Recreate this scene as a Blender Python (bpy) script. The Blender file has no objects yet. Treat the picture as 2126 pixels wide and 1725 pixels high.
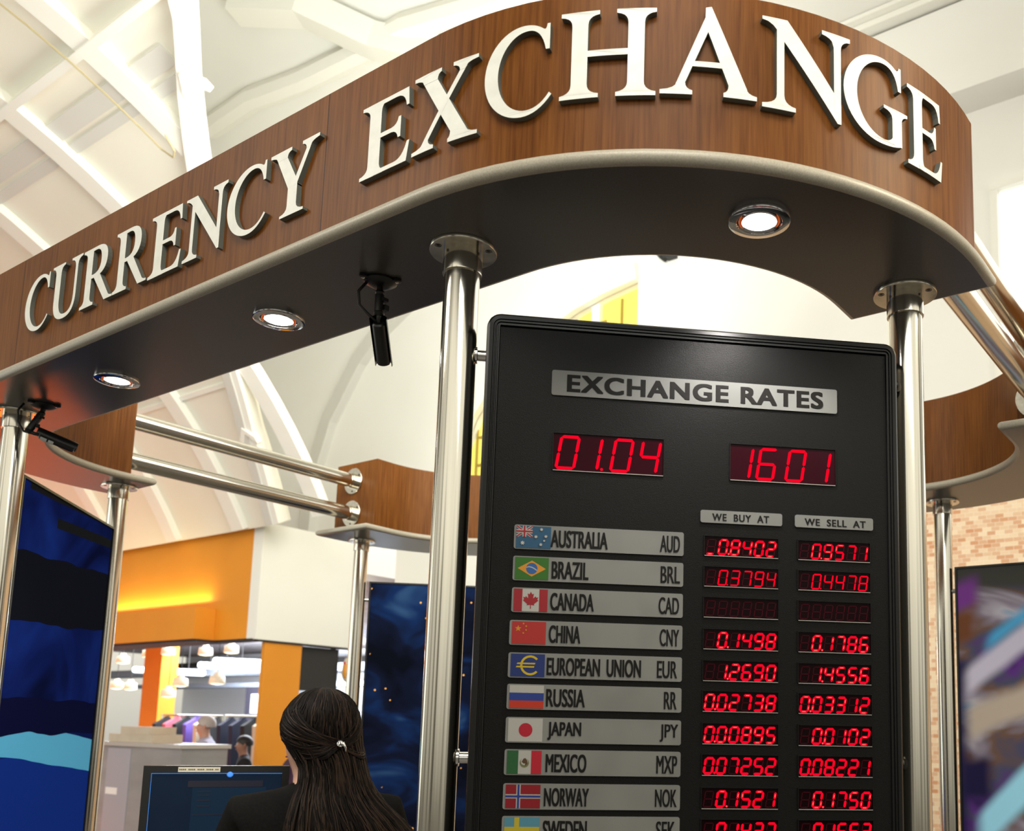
import bpy, bmesh, math, random
from mathutils import Vector, Matrix
random.seed(7)
PI = math.pi
SC = bpy.context.scene
COL = SC.collection

# ------------------------------------------------------------------ camera
W_PX, H_PX = 2126.0, 1725.0
F_PX, CX_PX, CY_PX = 1972.6, 1353.0, 1242.5
cam = bpy.data.cameras.new('camera'); cam_o = bpy.data.objects.new('camera', cam); COL.objects.link(cam_o)
cam.sensor_fit = 'HORIZONTAL'; cam.sensor_width = 36.0
cam.lens = F_PX / W_PX * 36.0
cam.shift_x = -(CX_PX - W_PX / 2) / W_PX
cam.shift_y = (CY_PX - H_PX / 2) / W_PX
cam.clip_start = 0.05; cam.clip_end = 200
Rv = Vector((0.82825765, 0.56002395, 0.01903783)); Uv = Vector((0.06069265, -0.12343405, 0.99049505)); Fv = Vector((-0.55705086, 0.81922965, 0.13622453))
m3 = Matrix((Rv, Uv, -Fv)).transposed()
cam_o.matrix_world = Matrix.Translation((0, 0, 1.55)) @ m3.to_4x4()
cam.dof.use_dof = True; cam.dof.focus_distance = 1.8; cam.dof.aperture_fstop = 6.3
SC.camera = cam_o
SC.view_settings.view_transform = 'Standard'; SC.view_settings.look = 'None'
SC.view_settings.exposure = 0.0; SC.view_settings.gamma = 1.0; SC.view_settings.use_curve_mapping = False

# ------------------------------------------------------------------ world + lamps
wd = bpy.data.worlds.new('world'); SC.world = wd; wd.use_nodes = True
bg = wd.node_tree.nodes['Background']; bg.inputs[1].default_value = 1.0
# the rest of the bright hall behind the camera: pale bays and darker openings, dim below eye level
_n = wd.node_tree.nodes; _l = wd.node_tree.links
_tc = _n.new('ShaderNodeTexCoord'); _sp = _n.new('ShaderNodeSeparateXYZ'); _l.new(_tc.outputs['Generated'], _sp.inputs[0])
_mp = _n.new('ShaderNodeMapping'); _mp.inputs['Scale'].default_value = (1, 1, .35); _l.new(_tc.outputs['Generated'], _mp.inputs[0])
_no = _n.new('ShaderNodeTexNoise'); _no.inputs['Scale'].default_value = 3.2; _no.inputs['Detail'].default_value = 2; _l.new(_mp.outputs[0], _no.inputs[0])
_r1 = _n.new('ShaderNodeValToRGB'); _e = _r1.color_ramp.elements; _e[0].position = .38; _e[0].color = (.20, .185, .15, 1); _e[1].position = .56; _e[1].color = (1.25, 1.2, 1.04, 1); _l.new(_no.outputs[0], _r1.inputs[0])
_r2 = _n.new('ShaderNodeValToRGB'); _e = _r2.color_ramp.elements; _e[0].position = .42; _e[0].color = (.10, .095, .085, 1); _e[1].position = .60; _e[1].color = (1, 1, 1, 1)
_ma = _n.new('ShaderNodeMath'); _ma.operation = 'MULTIPLY_ADD'; _ma.inputs[1].default_value = .5; _ma.inputs[2].default_value = .5; _l.new(_sp.outputs[2], _ma.inputs[0]); _l.new(_ma.outputs[0], _r2.inputs[0])
_mx = _n.new('ShaderNodeMix'); _mx.data_type = 'RGBA'; _mx.blend_type = 'MULTIPLY'; _mx.inputs[0].default_value = 1; _l.new(_r1.outputs[0], _mx.inputs[6]); _l.new(_r2.outputs[0], _mx.inputs[7]); _l.new(_mx.outputs[2], bg.inputs[0])

def lamp(name, kind, loc, target, power, color=(1, .95, .85), size=1.0, sizey=None, spot=60, blend=.4):
    l = bpy.data.lights.new(name, kind); l.energy = power; l.color = color
    if kind == 'AREA':
        l.shape = 'RECTANGLE' if sizey else 'SQUARE'; l.size = size
        if sizey: l.size_y = sizey
    elif kind == 'SPOT':
        l.spot_size = math.radians(spot); l.spot_blend = blend; l.shadow_soft_size = size
    else: l.shadow_soft_size = size
    o = bpy.data.objects.new(name, l); COL.objects.link(o); o.location = loc
    d = Vector(target) - Vector(loc); o.rotation_euler = d.to_track_quat('-Z', 'Y').to_euler()
    return o
lamp('hall_ceiling_lamp', 'AREA', (0.6, -1.2, 5.2), (-1.0, 1.2, 2.2), 120, (1, .93, .80), 2.2, 1.2)
lamp('hall_front_lamp', 'AREA', (-4.5, -2.5, 4.8), (-3.0, 1.5, 2.0), 80, (1, .93, .82), 2.0, 1.2)
lamp('vault_fill', 'AREA', (-8.4, -.6, 2.0), (-8.6, 4.2, 4.6), 100, (.97, 1, .90), 8.0, 2.5)  # fill added to brighten the left vault, no fixture there
lamp('arch_fill', 'AREA', (-4.3, 3.7, 4.3), (-6.9, 4.7, 7.4), 110, (.985, 1, .93), 1.6, 1.6)  # fill added for the higher vault beyond the main rib
lamp('arch_front_fill', 'AREA', (-2.4, 1.9, 3.7), (-7.0, 5.6, 5.2), 58, (.985, 1, .93), 2.2, 2.0)  # second added fill, aimed at the arch and higher vault
lamp('shop_back_fill', 'AREA', (-13.5, 10.2, 2.4), (-14.0, 12.2, 1.5), 260, (.88, .94, 1), 6.0, .5)  # added light that whitens the shop's back wall
lamp('side_fill', 'AREA', (2.6, 2.4, 4.6), (0.2, 1.6, 2.3), 130, (1, .86, .62), 1.5, 1.5)  # added warm light to brighten the canopy's right-hand end
lamp('right_fill', 'AREA', (.9, -.4, 3.4), (.2, 3.2, 6.7), 62, (1, 1, .94), 2.0, 1.5)  # unseen fill added to lift the right-hand ceiling
lamp('shop_lamp', 'AREA', (-12.5, 8.0, 2.72), (-12.5, 8.0, 0), 1100, (.86, .93, 1), 6.0, 3.0)
lamp('cove_lamp', 'AREA', (-9.3, 4.93, 2.66), (-9.3, 5.03, 3.4), 7, (1, .8, .35), 1.8, .05)
lamp('soffit_tint_spot', 'SPOT', (-10.9, 3.6, 4.2), (-11.5, 4.7, 0), 1900, (1, .55, .22), .1, spot=62)  # added orange spot, lights the floor sheet that the soffit mirrors

# ------------------------------------------------------------------ materials
MATS = {}
def mat(name, col, rough=.5, metal=0.0, spec=.5, emit=None, es=1.0, coat=0.0):
    if name in MATS: return MATS[name]
    m = bpy.data.materials.new(name); m.use_nodes = True
    b = m.node_tree.nodes['Principled BSDF']
    b.inputs['Base Color'].default_value = (*col, 1); b.inputs['Roughness'].default_value = rough
    b.inputs['Metallic'].default_value = metal; b.inputs['Specular IOR Level'].default_value = spec
    b.inputs['Coat Weight'].default_value = coat
    if emit: b.inputs['Emission Color'].default_value = (*emit, 1); b.inputs['Emission Strength'].default_value = es
    MATS[name] = m; return m
def nd(m, t, **kw):
    n = m.node_tree.nodes.new(t)
    for k, v in kw.items(): setattr(n, k, v)
    return n
def lk(m, a, b): m.node_tree.links.new(a, b)
def ramp(m, stops, interp='LINEAR'):
    r = nd(m, 'ShaderNodeValToRGB'); r.color_ramp.interpolation = interp
    e = r.color_ramp.elements
    while len(e) < len(stops): e.new(.5)
    for i, (p, c) in enumerate(stops): e[i].position = p; e[i].color = (*c, 1)
    return r
def noisy(name, stops, scale, rough=.5, metal=0.0, coord='Object', mapscale=(1, 1, 1), detail=4, bump=0, spec=.5, distort=0.0, rr=None):
    if name in MATS: return MATS[name]
    m = mat(name, (1, 1, 1), rough, metal, spec); b = m.node_tree.nodes['Principled BSDF']
    tc = nd(m, 'ShaderNodeTexCoord'); mp = nd(m, 'ShaderNodeMapping'); mp.inputs['Scale'].default_value = mapscale
    lk(m, tc.outputs[coord], mp.inputs[0])
    n = nd(m, 'ShaderNodeTexNoise'); n.inputs['Scale'].default_value = scale; n.inputs['Detail'].default_value = detail; n.inputs['Distortion'].default_value = distort
    lk(m, mp.outputs[0], n.inputs[0])
    r = ramp(m, stops); lk(m, n.outputs[0], r.inputs[0]); lk(m, r.outputs[0], b.inputs['Base Color'])
    if bump:
        bp = nd(m, 'ShaderNodeBump'); bp.inputs['Strength'].default_value = bump; bp.inputs['Distance'].default_value = .002
        lk(m, n.outputs[0], bp.inputs['Height']); lk(m, bp.outputs[0], b.inputs['Normal'])
    if rr:
        q = ramp(m, [(.3, (rr[0],) * 3), (.7, (rr[1],) * 3)]); lk(m, n.outputs[0], q.inputs[0]); lk(m, q.outputs[0], b.inputs['Roughness'])
    return m
def wood():
    m = mat('cherry_wood', (.15, .05, .02), .40, 0, .12); b = m.node_tree.nodes['Principled BSDF']
    uv = nd(m, 'ShaderNodeUVMap'); uv.uv_map = 'UVMap'
    mp = nd(m, 'ShaderNodeMapping'); mp.inputs['Scale'].default_value = (1, .035, 1); lk(m, uv.outputs[0], mp.inputs[0])
    n1 = nd(m, 'ShaderNodeTexNoise'); n1.inputs['Scale'].default_value = 9; n1.inputs['Detail'].default_value = 3; n1.inputs['Distortion'].default_value = .6
    mpb = nd(m, 'ShaderNodeMapping'); mpb.inputs['Scale'].default_value = (1, .35, 1); lk(m, uv.outputs[0], mpb.inputs[0]); lk(m, mpb.outputs[0], n1.inputs[0])
    # cathedral figure: contour lines of the broad noise
    mu = nd(m, 'ShaderNodeMath', operation='MULTIPLY'); mu.inputs[1].default_value = 17; lk(m, n1.outputs[0], mu.inputs[0])
    si = nd(m, 'ShaderNodeMath', operation='SINE'); lk(m, mu.outputs[0], si.inputs[0])
    n2 = nd(m, 'ShaderNodeTexNoise'); n2.inputs['Scale'].default_value = 150; n2.inputs['Detail'].default_value = 5; lk(m, mp.outputs[0], n2.inputs[0])
    mpf = nd(m, 'ShaderNodeMapping'); mpf.inputs['Scale'].default_value = (1, .03, 1); lk(m, uv.outputs[0], mpf.inputs[0])
    n3 = nd(m, 'ShaderNodeTexNoise'); n3.inputs['Scale'].default_value = 520; n3.inputs['Detail'].default_value = 2; lk(m, mpf.outputs[0], n3.inputs[0])
    a1 = nd(m, 'ShaderNodeMath', operation='MULTIPLY_ADD'); a1.inputs[1].default_value = .05; lk(m, si.outputs[0], a1.inputs[0]); lk(m, n2.outputs[0], a1.inputs[2])
    a2 = nd(m, 'ShaderNodeMath', operation='MULTIPLY_ADD'); a2.inputs[1].default_value = .45; lk(m, n3.outputs[0], a2.inputs[0]); lk(m, a1.outputs[0], a2.inputs[2])
    r = ramp(m, [(.40, (.074, .0235, .0046)), (.60, (.118, .0400, .0074)), (.76, (.150, .0535, .0102)), (.98, (.182, .070, .0145))]); lk(m, a2.outputs[0], r.inputs[0])
    n4 = nd(m, 'ShaderNodeTexNoise'); n4.inputs['Scale'].default_value = 2.6; n4.inputs['Detail'].default_value = 2; lk(m, uv.outputs[0], n4.inputs[0])
    tint = ramp(m, [(.3, (.86, .84, .84)), (.7, (1.1, 1.06, 1.0))]); lk(m, n4.outputs[0], tint.inputs[0])
    mx = nd(m, 'ShaderNodeMix', data_type='RGBA', blend_type='MULTIPLY'); mx.inputs[0].default_value = 1
    lk(m, r.outputs[0], mx.inputs[6]); lk(m, tint.outputs[0], mx.inputs[7])
    # thin panel seams
    sp = nd(m, 'ShaderNodeSeparateXYZ'); lk(m, uv.outputs[0], sp.inputs[0])
    last = mx.outputs[2]
    for s0 in (-1.400, -.250):
        sb = nd(m, 'ShaderNodeMath', operation='SUBTRACT'); sb.inputs[1].default_value = s0; lk(m, sp.outputs[0], sb.inputs[0])
        ab = nd(m, 'ShaderNodeMath', operation='ABSOLUTE'); lk(m, sb.outputs[0], ab.inputs[0])
        lt = nd(m, 'ShaderNodeMath', operation='LESS_THAN'); lt.inputs[1].default_value = .0014; lk(m, ab.outputs[0], lt.inputs[0])
        m2 = nd(m, 'ShaderNodeMix', data_type='RGBA'); lk(m, lt.outputs[0], m2.inputs[0]); lk(m, last, m2.inputs[6]); m2.inputs[7].default_value = (.03, .01, .004, 1); last = m2.outputs[2]
    lk(m, last, b.inputs['Base Color'])
    return m
M_WOOD = wood()
M_STEEL = noisy('brushed_steel', [(.3, (.62, .585, .50)), (.7, (.78, .745, .65))], 60, .16, 1.0, mapscale=(1, 1, .02), rr=(.11, .19))
M_STEELH = noisy('brushed_rail_steel', [(.3, (.62, .58, .49)), (.7, (.78, .74, .64))], 60, .18, 1.0, mapscale=(1, .02, 1), rr=(.13, .22))
M_CHROME = mat('chrome', (.75, .75, .75), .06, 1.0)
M_SOFFIT = noisy('charcoal_laminate', [(.3, (.045, .041, .0375)), (.7, (.068, .061, .0555))], 320, .29, 0, spec=.85, detail=2)
M_TRIM = noisy('grey_bullnose_laminate', [(.3, (.33, .30, .235)), (.7, (.43, .40, .325))], 420, .36, 0, detail=3)
M_LETTER = noisy('white_letter_face', [(.35, (.70, .71, .65)), (.6, (.76, .77, .71))], 40, .4, 0, detail=4)
M_LSIDE = mat('grey_letter_side', (.11, .12, .105), .5)
M_BLACK = noisy('black_powder_coat', [(.3, (.003, .003, .0029)), (.7, (.006, .006, .0058))], 900, .37, 0, bump=.25, spec=.10, detail=2)
M_BLKPL = mat('black_plastic', (.006, .006, .006), .32)
M_RUBBER = mat('black_cable', (.008, .008, .008), .5)
M_PLATE = noisy('silver_plate', [(.4, (.125, .128, .122)), (.6, (.140, .143, .137))], 12, .5, 0, detail=1, spec=.08)
M_INK = mat('dark_lettering', (.006, .0055, .005), .6, 0, .1)
M_WINDOW = mat('dark_red_filter', (.005, .0010, .0015), .15, 0, .05)
M_CLOCKW = mat('clock_filter', (.016, .0012, .0035), .15, 0, .06)
M_LED = mat('lit_red_led', (.02, 0, 0), .6, 0, .0, emit=(1.0, .0015, .020), es=1.0)
M_LEDHOT = mat('lit_red_led_core', (.1, .02, .01), .4, emit=(1.0, .12, .09), es=1.3)
M_GHOST = mat('unlit_red_led', (.020, .0014, .0035), .5, 0, .05, emit=(1, .0, .08), es=.010)
M_LEDGE = mat('window_ledge', (.22, .21, .19), .35)
M_DARKSCREW = mat('dark_screw', (.05, .045, .04), .3, 1.0)

# ------------------------------------------------------------------ helpers
def link(o, parent=None):
    COL.objects.link(o)
    if parent: o.parent = parent
    return o
def tag(o, label=None, cat=None, group=None, kind=None):
    if label: o['label'] = label
    if cat: o['category'] = cat
    if group: o['group'] = group
    if kind: o['kind'] = kind
    return o
def thing(name, label, cat, loc=(0, 0, 0), rotz=0, group=None):
    o = bpy.data.objects.new(name, None); o.empty_display_size = .05; link(o)
    o.location = loc; o.rotation_euler = (0, 0, rotz); return tag(o, label, cat, group)
class MB:
    def __init__(s): s.v = []; s.f = []; s.m = []; s.uv = {}
    def add(s, vs, fs, mi=0):
        b = len(s.v); s.v += [tuple(x) for x in vs]
        for f in fs: s.f.append(tuple(b + i for i in f)); s.m.append(mi)
    def box(s, c, d, mi=0, rz=0):
        x, y, z = d[0] / 2, d[1] / 2, d[2] / 2; cs, sn = math.cos(rz), math.sin(rz)
        vs = [(c[0] + cs * a * x - sn * b * y, c[1] + sn * a * x + cs * b * y, c[2] + k * z) for k in (-1, 1) for a, b in ((-1, -1), (1, -1), (1, 1), (-1, 1))]
        s.add(vs, [(3, 2, 1, 0), (4, 5, 6, 7), (0, 1, 5, 4), (1, 2, 6, 5), (2, 3, 7, 6), (3, 0, 4, 7)], mi)
    def lathe(s, prof, seg=48, axis=None, origin=(0, 0, 0), mi=0):
        """profile of (r, z) revolved about z, optionally aimed along axis"""
        q = Vector((0, 0, 1)).rotation_difference(Vector(axis).normalized()) if axis is not None else None
        vs = []
        for r, z in prof:
            for i in range(seg):
                a = 2 * PI * i / seg; p = Vector((r * math.cos(a), r * math.sin(a), z))
                if q: p = q @ p
                vs.append(p + Vector(origin))
        n = len(prof); fs = []
        for k in range(n - 1):
            for i in range(seg):
                j = (i + 1) % seg; fs.append((k * seg + i, k * seg + j, (k + 1) * seg + j, (k + 1) * seg + i))
        if prof[0][0] > 1e-6: fs.append(tuple(range(seg - 1, -1, -1)))
        if prof[-1][0] > 1e-6: fs.append(tuple((n - 1) * seg + i for i in range(seg)))
        s.add(vs, fs, mi)
    def cyl(s, a, b, r, seg=24, mi=0, r2=None):
        a = Vector(a); b = Vector(b); L = (b - a).length
        s.lathe([(r, 0), (r2 if r2 is not None else r, L)], seg, b - a, a, mi)
    def tube(s, pts, r, seg=8, mi=0, taper=None):
        pts = [Vector(p) for p in pts]; n = len(pts); vs = []; up = None
        for i, p in enumerate(pts):
            t = (pts[min(i + 1, n - 1)] - pts[max(i - 1, 0)]).normalized()
            if up is None: up = t.orthogonal().normalized()
            else: up = (up - t * up.dot(t)).normalized()
            w = t.cross(up); rr = r * (taper[i] if taper else 1)
            for k in range(seg):
                a = 2 * PI * k / seg; vs.append(p + up * math.cos(a) * rr + w * math.sin(a) * rr)
        fs = [(i * seg + k, i * seg + (k + 1) % seg, (i + 1) * seg + (k + 1) % seg, (i + 1) * seg + k) for i in range(n - 1) for k in range(seg)]
        fs += [tuple(range(seg - 1, -1, -1)), tuple((n - 1) * seg + k for k in range(seg))]
        s.add(vs, fs, mi)
    def build(s, name, mats, parent=None, smooth=False, angle=None):
        me = bpy.data.meshes.new(name); me.from_pydata(s.v, [], s.f); me.update()
        for m in (mats if isinstance(mats, (list, tuple)) else [mats]): me.materials.append(m)
        me.polygons.foreach_set('material_index', s.m)
        if s.uv:
            l = me.uv_layers.new(name='UVMap')
            for p in me.polygons:
                if p.index in s.uv:
                    for k, li in enumerate(p.loop_indices): l.data[li].uv = s.uv[p.index][k]
        if smooth or angle:
            me.polygons.foreach_set('use_smooth', [True] * len(me.polygons))
            if angle: me.set_sharp_from_angle(angle=math.radians(angle))
        o = bpy.data.objects.new(name, me); return link(o, parent)
def prism(mb, poly, mapf, t0, t1, mi_face=0, mi_side=1):
    """2-D outline extruded from t0 (back) to t1 (front) through mapf(x, y, t)"""
    n = len(poly); b = len(mb.v)
    mb.v += [tuple(mapf(x, y, t1)) for x, y in poly] + [tuple(mapf(x, y, t0)) for x, y in poly]
    # triangulate the front
    from mathutils.geometry import tessellate_polygon
    tris = tessellate_polygon([[Vector((x, y, 0)) for x, y in poly]])
    for t in tris: mb.f.append(tuple(b + i for i in t)); mb.m.append(mi_face)
    for i in range(n):
        j = (i + 1) % n; mb.f.append((b + i, b + n + i, b + n + j, b + j)); mb.m.append(mi_side)
def recalc(o):
    bm = bmesh.new(); bm.from_mesh(o.data); bmesh.ops.recalc_face_normals(bm, faces=bm.faces); bm.to_mesh(o.data); bm.free(); return o

# ------------------------------------------------------------------ the setting
C1, R1 = (.775, 1.033), 4.71      # barrel vault over the left bays: centre (y, z) and radius
C2, R2 = (.93, .93), 7.53         # higher vault over the right bays
WY = 6.4                          # back wall
def vault_pt(c, R, x, th): a = math.radians(th); return (x, c[0] + R * math.sin(a), c[1] + R * math.cos(a))
M_PLASTER = noisy('cream_plaster', [(.3, (.80, .775, .66)), (.7, (.86, .84, .745))], 1.2, .7, detail=2)
M_PLASTER2 = noisy('white_plaster', [(.3, (.84, .83, .78)), (.7, (.88, .875, .83))], 1.0, .7, detail=2)
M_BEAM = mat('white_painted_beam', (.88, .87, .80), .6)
M_BEAMSHADE = mat('pale_grey_and_shadow', (.66, .65, .60), .6)  # also colours the painted shadow strips below the purlin
M_FLOOR = noisy('grey_terrazzo', [(.3, (.10, .095, .09)), (.7, (.16, .15, .14))], 3, .6, detail=6, spec=.15)
mb = MB(); mb.add([(-24, -14, 0), (14, -14, 0), (14, 16, 0), (-24, 16, 0)], [(0, 1, 2, 3)])
tag(mb.build('floor', M_FLOOR), 'dark grey polished floor of the hall', None, None, 'structure')
def vault(name, c, R, x0, xe, th0, th1, m, n=36):
    mb = MB(); vs = []; 
    for i in range(n + 1):
        th = th0 + (th1 - th0) * i / n; x1 = xe(th)
        vs += [vault_pt(c, R, x0, th), vault_pt(c, R, x1, th), vault_pt(c, R + .12, x1, th), vault_pt(c, R + .12, x0, th)]
    fs = []
    for i in range(n):
        for k in range(4): fs.append((i * 4 + k, i * 4 + (k + 1) % 4, i * 4 + 4 + (k + 1) % 4, i * 4 + 4 + k))
    mb.add(vs, fs); o = mb.build(name, m, smooth=True, angle=40); return recalc(o)
STRUT = [(14, -4.3), (20.46, -4.801), (21.88, -4.96), (24.13, -5.22), (26.5, -5.46), (28.93, -5.684), (36.75, -6.354), (45.46, -6.867), (51.42, -7.088), (57.0, -7.22), (61.51, -7.30), (64, -7.33)]
def strut_x(th):
    if th <= STRUT[0][0]: return STRUT[0][1]
    for (a, xa), (b, xb) in zip(STRUT, STRUT[1:]):
        if a <= th <= b: return xa + (xb - xa) * (th - a) / (b - a)
    return STRUT[-1][1]
tag(vault('ceiling', C1, R1, -20, strut_x, -12, 61.6, M_PLASTER), 'cream barrel vault ceiling with arched ribs on the left', None, None, 'structure')
tag(vault('ceiling', C2, R2, -13, lambda t: -4.47, -12, 46.6, M_PLASTER2, 30), 'higher white vault beyond the left bays', None, None, 'structure')
trim_i = [0]
def trim(mb, m, label, smooth=False):
    trim_i[0] += 1
    return tag(recalc(mb.build('trim_%d' % trim_i[0], m, angle=40 if smooth else None)), label, None, None, 'structure')
def rib(xf, th0, th1, w, d, label, m=None, n=24, c=C1, R=R1):
    mb = MB(); vs = []
    for i in range(n + 1):
        th = th0 + (th1 - th0) * i / n; x = xf(th)
        vs += [vault_pt(c, R + .02, x - w / 2, th), vault_pt(c, R + .02, x + w / 2, th), vault_pt(c, R - d, x + w / 2, th), vault_pt(c, R - d, x - w / 2, th)]
    fs = [(i * 4 + k, i * 4 + (k + 1) % 4, i * 4 + 4 + (k + 1) % 4, i * 4 + 4 + k) for i in range(n) for k in range(4)]
    mb.add(vs, fs + [(3, 2, 1, 0), (n * 4, n * 4 + 1, n * 4 + 2, n * 4 + 3)])
    return trim(mb, m or M_BEAM, label)
for x, e, nm in ((-5.70, 28, 'first'), (-6.74, 61.4, 'second'), (-7.90, 61.4, 'third'), (-8.99, 61.4, 'fourth'), (-10.12, 61.4, 'fifth'), (-11.25, 61.4, 'sixth'), (-12.4, 61.4, 'seventh'), (-13.5, 61.4, 'eighth')):
    rib(lambda t, x=x: x + .06, -10, e, .17, .06, 'white arched ceiling rib, %s from the kiosk' % nm)
def long_bar(th, x0, x1, w, d, label, m=None):
    mb = MB(); vs = []
    for x in (x0, x1):
        a = math.degrees(w / 2 / R1); vs += [vault_pt(C1, R1 + .02, x, th - a), vault_pt(C1, R1 + .02, x, th + a), vault_pt(C1, R1 - d, x, th + a), vault_pt(C1, R1 - d, x, th - a)]
    mb.add(vs, [(0, 1, 5, 4), (1, 2, 6, 5), (2, 3, 7, 6), (3, 0, 4, 7), (3, 2, 1, 0), (4, 5, 6, 7)]); return trim(mb, m or M_BEAM, label)
long_bar(19.2, -20, -4.85, .05, .07, 'white purlin running across the ceiling ribs')
long_bar(22.3, -20, -5.2, .12, .015, 'pale grey strip painted as shadow below the purlin', M_BEAMSHADE)  # purlin's shadow laid on as thin grey strips
long_bar(23.9, -20, -5.3, .07, .012, 'second pale grey shadow strip below the purlin', M_BEAMSHADE)
long_bar(46.5, -20, -6.95, .04, .02, 'thin moulding along the lower vault')
# conduit following the first rib and hooking up at the strut
mb = MB(); mb.tube([vault_pt(C1, R1 - .10, -5.78, t) for t in (13, 16, 19, 22, 25, 26.8)] + [vault_pt(C1, R1 - .14, -5.70, 27.6), vault_pt(C1, R1 - .16, -5.62, 27.2), vault_pt(C1, R1 - .14, -5.6, 26.0)], .006, 8)
trim(mb, mat('brass_conduit', (.42, .35, .18), .5), 'thin tan conduit along the first ceiling rib', True)
# main diagonal rib with chevron plates
rib(lambda t: strut_x(t) + .02, 12, 61.4, .17, .09, 'wide white main rib at the edge of the vault', M_BEAM, 40)
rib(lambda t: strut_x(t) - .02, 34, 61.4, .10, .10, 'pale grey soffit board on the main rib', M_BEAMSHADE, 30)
def chevron(th, label):
    mb = MB(); x = strut_x(th); R = R1 - .108; k = .55
    P = [(-.10, 1.0), (0, -.2), (.10, 1.0)]
    for a, b in ((0, 1), (1, 2)):
        q = [P[a], P[b], (P[b][0], P[b][1] + .7), (P[a][0], P[a][1] + .7)]
        vs = [vault_pt(C1, R, x + px, th + py) for px, py in q] + [vault_pt(C1, R + .05, x + px, th + py) for px, py in q]
        mb.add(vs, [(0, 1, 2, 3), (7, 6, 5, 4), (0, 4, 5, 1), (1, 5, 6, 2), (2, 6, 7, 3), (3, 7, 4, 0)])
    trim(mb, M_BEAM, label)
chevron(23.6, 'chevron joint on the upper main rib'); chevron(51.0, 'chevron joint on the lower main rib')
# groin edge and cross beam of the higher vault
mb = MB(); pts = [vault_pt(C2, R2 - .05, x, t) for x, t in ((-4.6, 32.6), (-5.16, 31.9), (-5.85, 31.0), (-6.39, 30.95), (-7.16, 30.7), (-7.87, 30.1), (-8.6, 30.3))]
mb.tube(pts, .11, 8); trim(mb, M_BEAM, 'curved groin moulding beyond the main rib', True)
mb = MB(); mb.tube([vault_pt(C2, R2 - .12, x, t) for x, t in ((-7.2, 25), (-6.61, 27.06), (-6.44, 28.5), (-6.17, 30.7), (-5.84, 32.4), (-5.5, 34))], .16, 4); trim(mb, M_BEAM, 'white beam crossing the higher vault')
# back wall: pieces round the arched window
def zwall(name, x0, x1, z0, z1, m, label, y=WY, t=.15):
    mb = MB(); mb.box(((x0 + x1) / 2, y + t / 2, (z0 + z1) / 2), (x1 - x0, t, z1 - z0)); return tag(mb.build(name, m), label, None, None, 'structure')
ARCH = [(-6.75, 3.9), (-6.448, 4.504), (-6.1, 4.86), (-5.75, 5.10), (-5.224, 5.30), (-4.9, 5.37), (-4.538, 5.42)]
outline = [(-13, 3.42), (-7.5, 3.42), (-7.5, 0), (-4.47, 0), (-4.47, 6.12), (-13, 6.12)]
hole = [(-6.9, 3.2)] + ARCH + [(-4.538, 3.2)]
me_poly = [(-13, 3.42), (-7.5, 3.42), (-7.5, 0), (-4.47, 0), (-4.47, 3.2), (-4.538, 3.2)] + ARCH[::-1] + [(-6.9, 3.2), (-4.538 - .0001, 3.2 - .0001), (-4.47, 3.2 - .0001)]
mb = MB()
mb.box((-5.985, WY + .075, 1.6), (3.03, .15, 3.2)); mb.box((-7.2, WY + .075, 4.66), (.6, .15, 2.92)); mb.box((-10.25, WY + .075, 4.77), (5.5, .15, 2.7))
arr = [(-6.9, 3.2)] + ARCH + [(-4.47, 5.43)]
for (xa, za), (xb, zb) in zip(arr, arr[1:]):
    mb.add([(xa, WY, za), (xb, WY, zb), (xb, WY, 6.12), (xa, WY, 6.12), (xa, WY + .15, za), (xb, WY + .15, zb), (xb, WY + .15, 6.12), (xa, WY + .15, 6.12)], [(0, 1, 2, 3), (7, 6, 5, 4), (0, 4, 5, 1)])
tag(recalc(mb.build('wall_back', M_PLASTER2)), 'white back wall with an arched yellow window', None, None, 'structure')
zwall('wall_right', -4.47, 4, 3.09, 5.95, M_PLASTER2, 'plain white upper wall behind the kiosk on the right')
zwall('wall_right', -4.47, 4, 5.95, 6.62, M_PLASTER2, 'cream bulkhead band under the crown moulding', WY - .28, .45)
mb = MB(); mb.add([(-4.47, -8, 6.72), (6, -8, 6.72), (6, 6.5, 6.72), (-4.47, 6.5, 6.72)], [(3, 2, 1, 0)]); tag(mb.build('ceiling', M_PLASTER2), 'flat white ceiling over the right side of the hall', None, None, 'structure')
mb = MB(); mb.box((-.2, WY - .32, 6.66), (8.5, .10, .045)); mb.box((-.2, WY - .36, 6.70), (8.5, .14, .03)); trim(mb, M_BEAM, 'white crown moulding along the right ceiling')
# brick wainscot
def brick():
    m = mat('mosaic_brick', (1, 1, 1), .6); b = m.node_tree.nodes['Principled BSDF']
    tc = nd(m, 'ShaderNodeTexCoord'); mp = nd(m, 'ShaderNodeMapping'); mp.inputs['Rotation'].default_value = (PI / 2, 0, 0); lk(m, tc.outputs['Object'], mp.inputs[0])
    br = nd(m, 'ShaderNodeTexBrick'); br.inputs['Scale'].default_value = 9; br.inputs['Mortar Size'].default_value = .01
    br.inputs['Color1'].default_value = (.93, .74, .52, 1); br.inputs['Color2'].default_value = (.66, .26, .10, 1); br.inputs['Mortar'].default_value = (.95, .86, .70, 1); br.inputs['Bias'].default_value = -.15
    lk(m, mp.outputs[0], br.inputs[0]); lk(m, br.outputs[0], b.inputs['Base Color']); return m
zwall('wall_right', -4.47, 4, 0, 3.09, brick(), 'tan and red brick lower wall behind the kiosk', WY - .06, .2)
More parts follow.
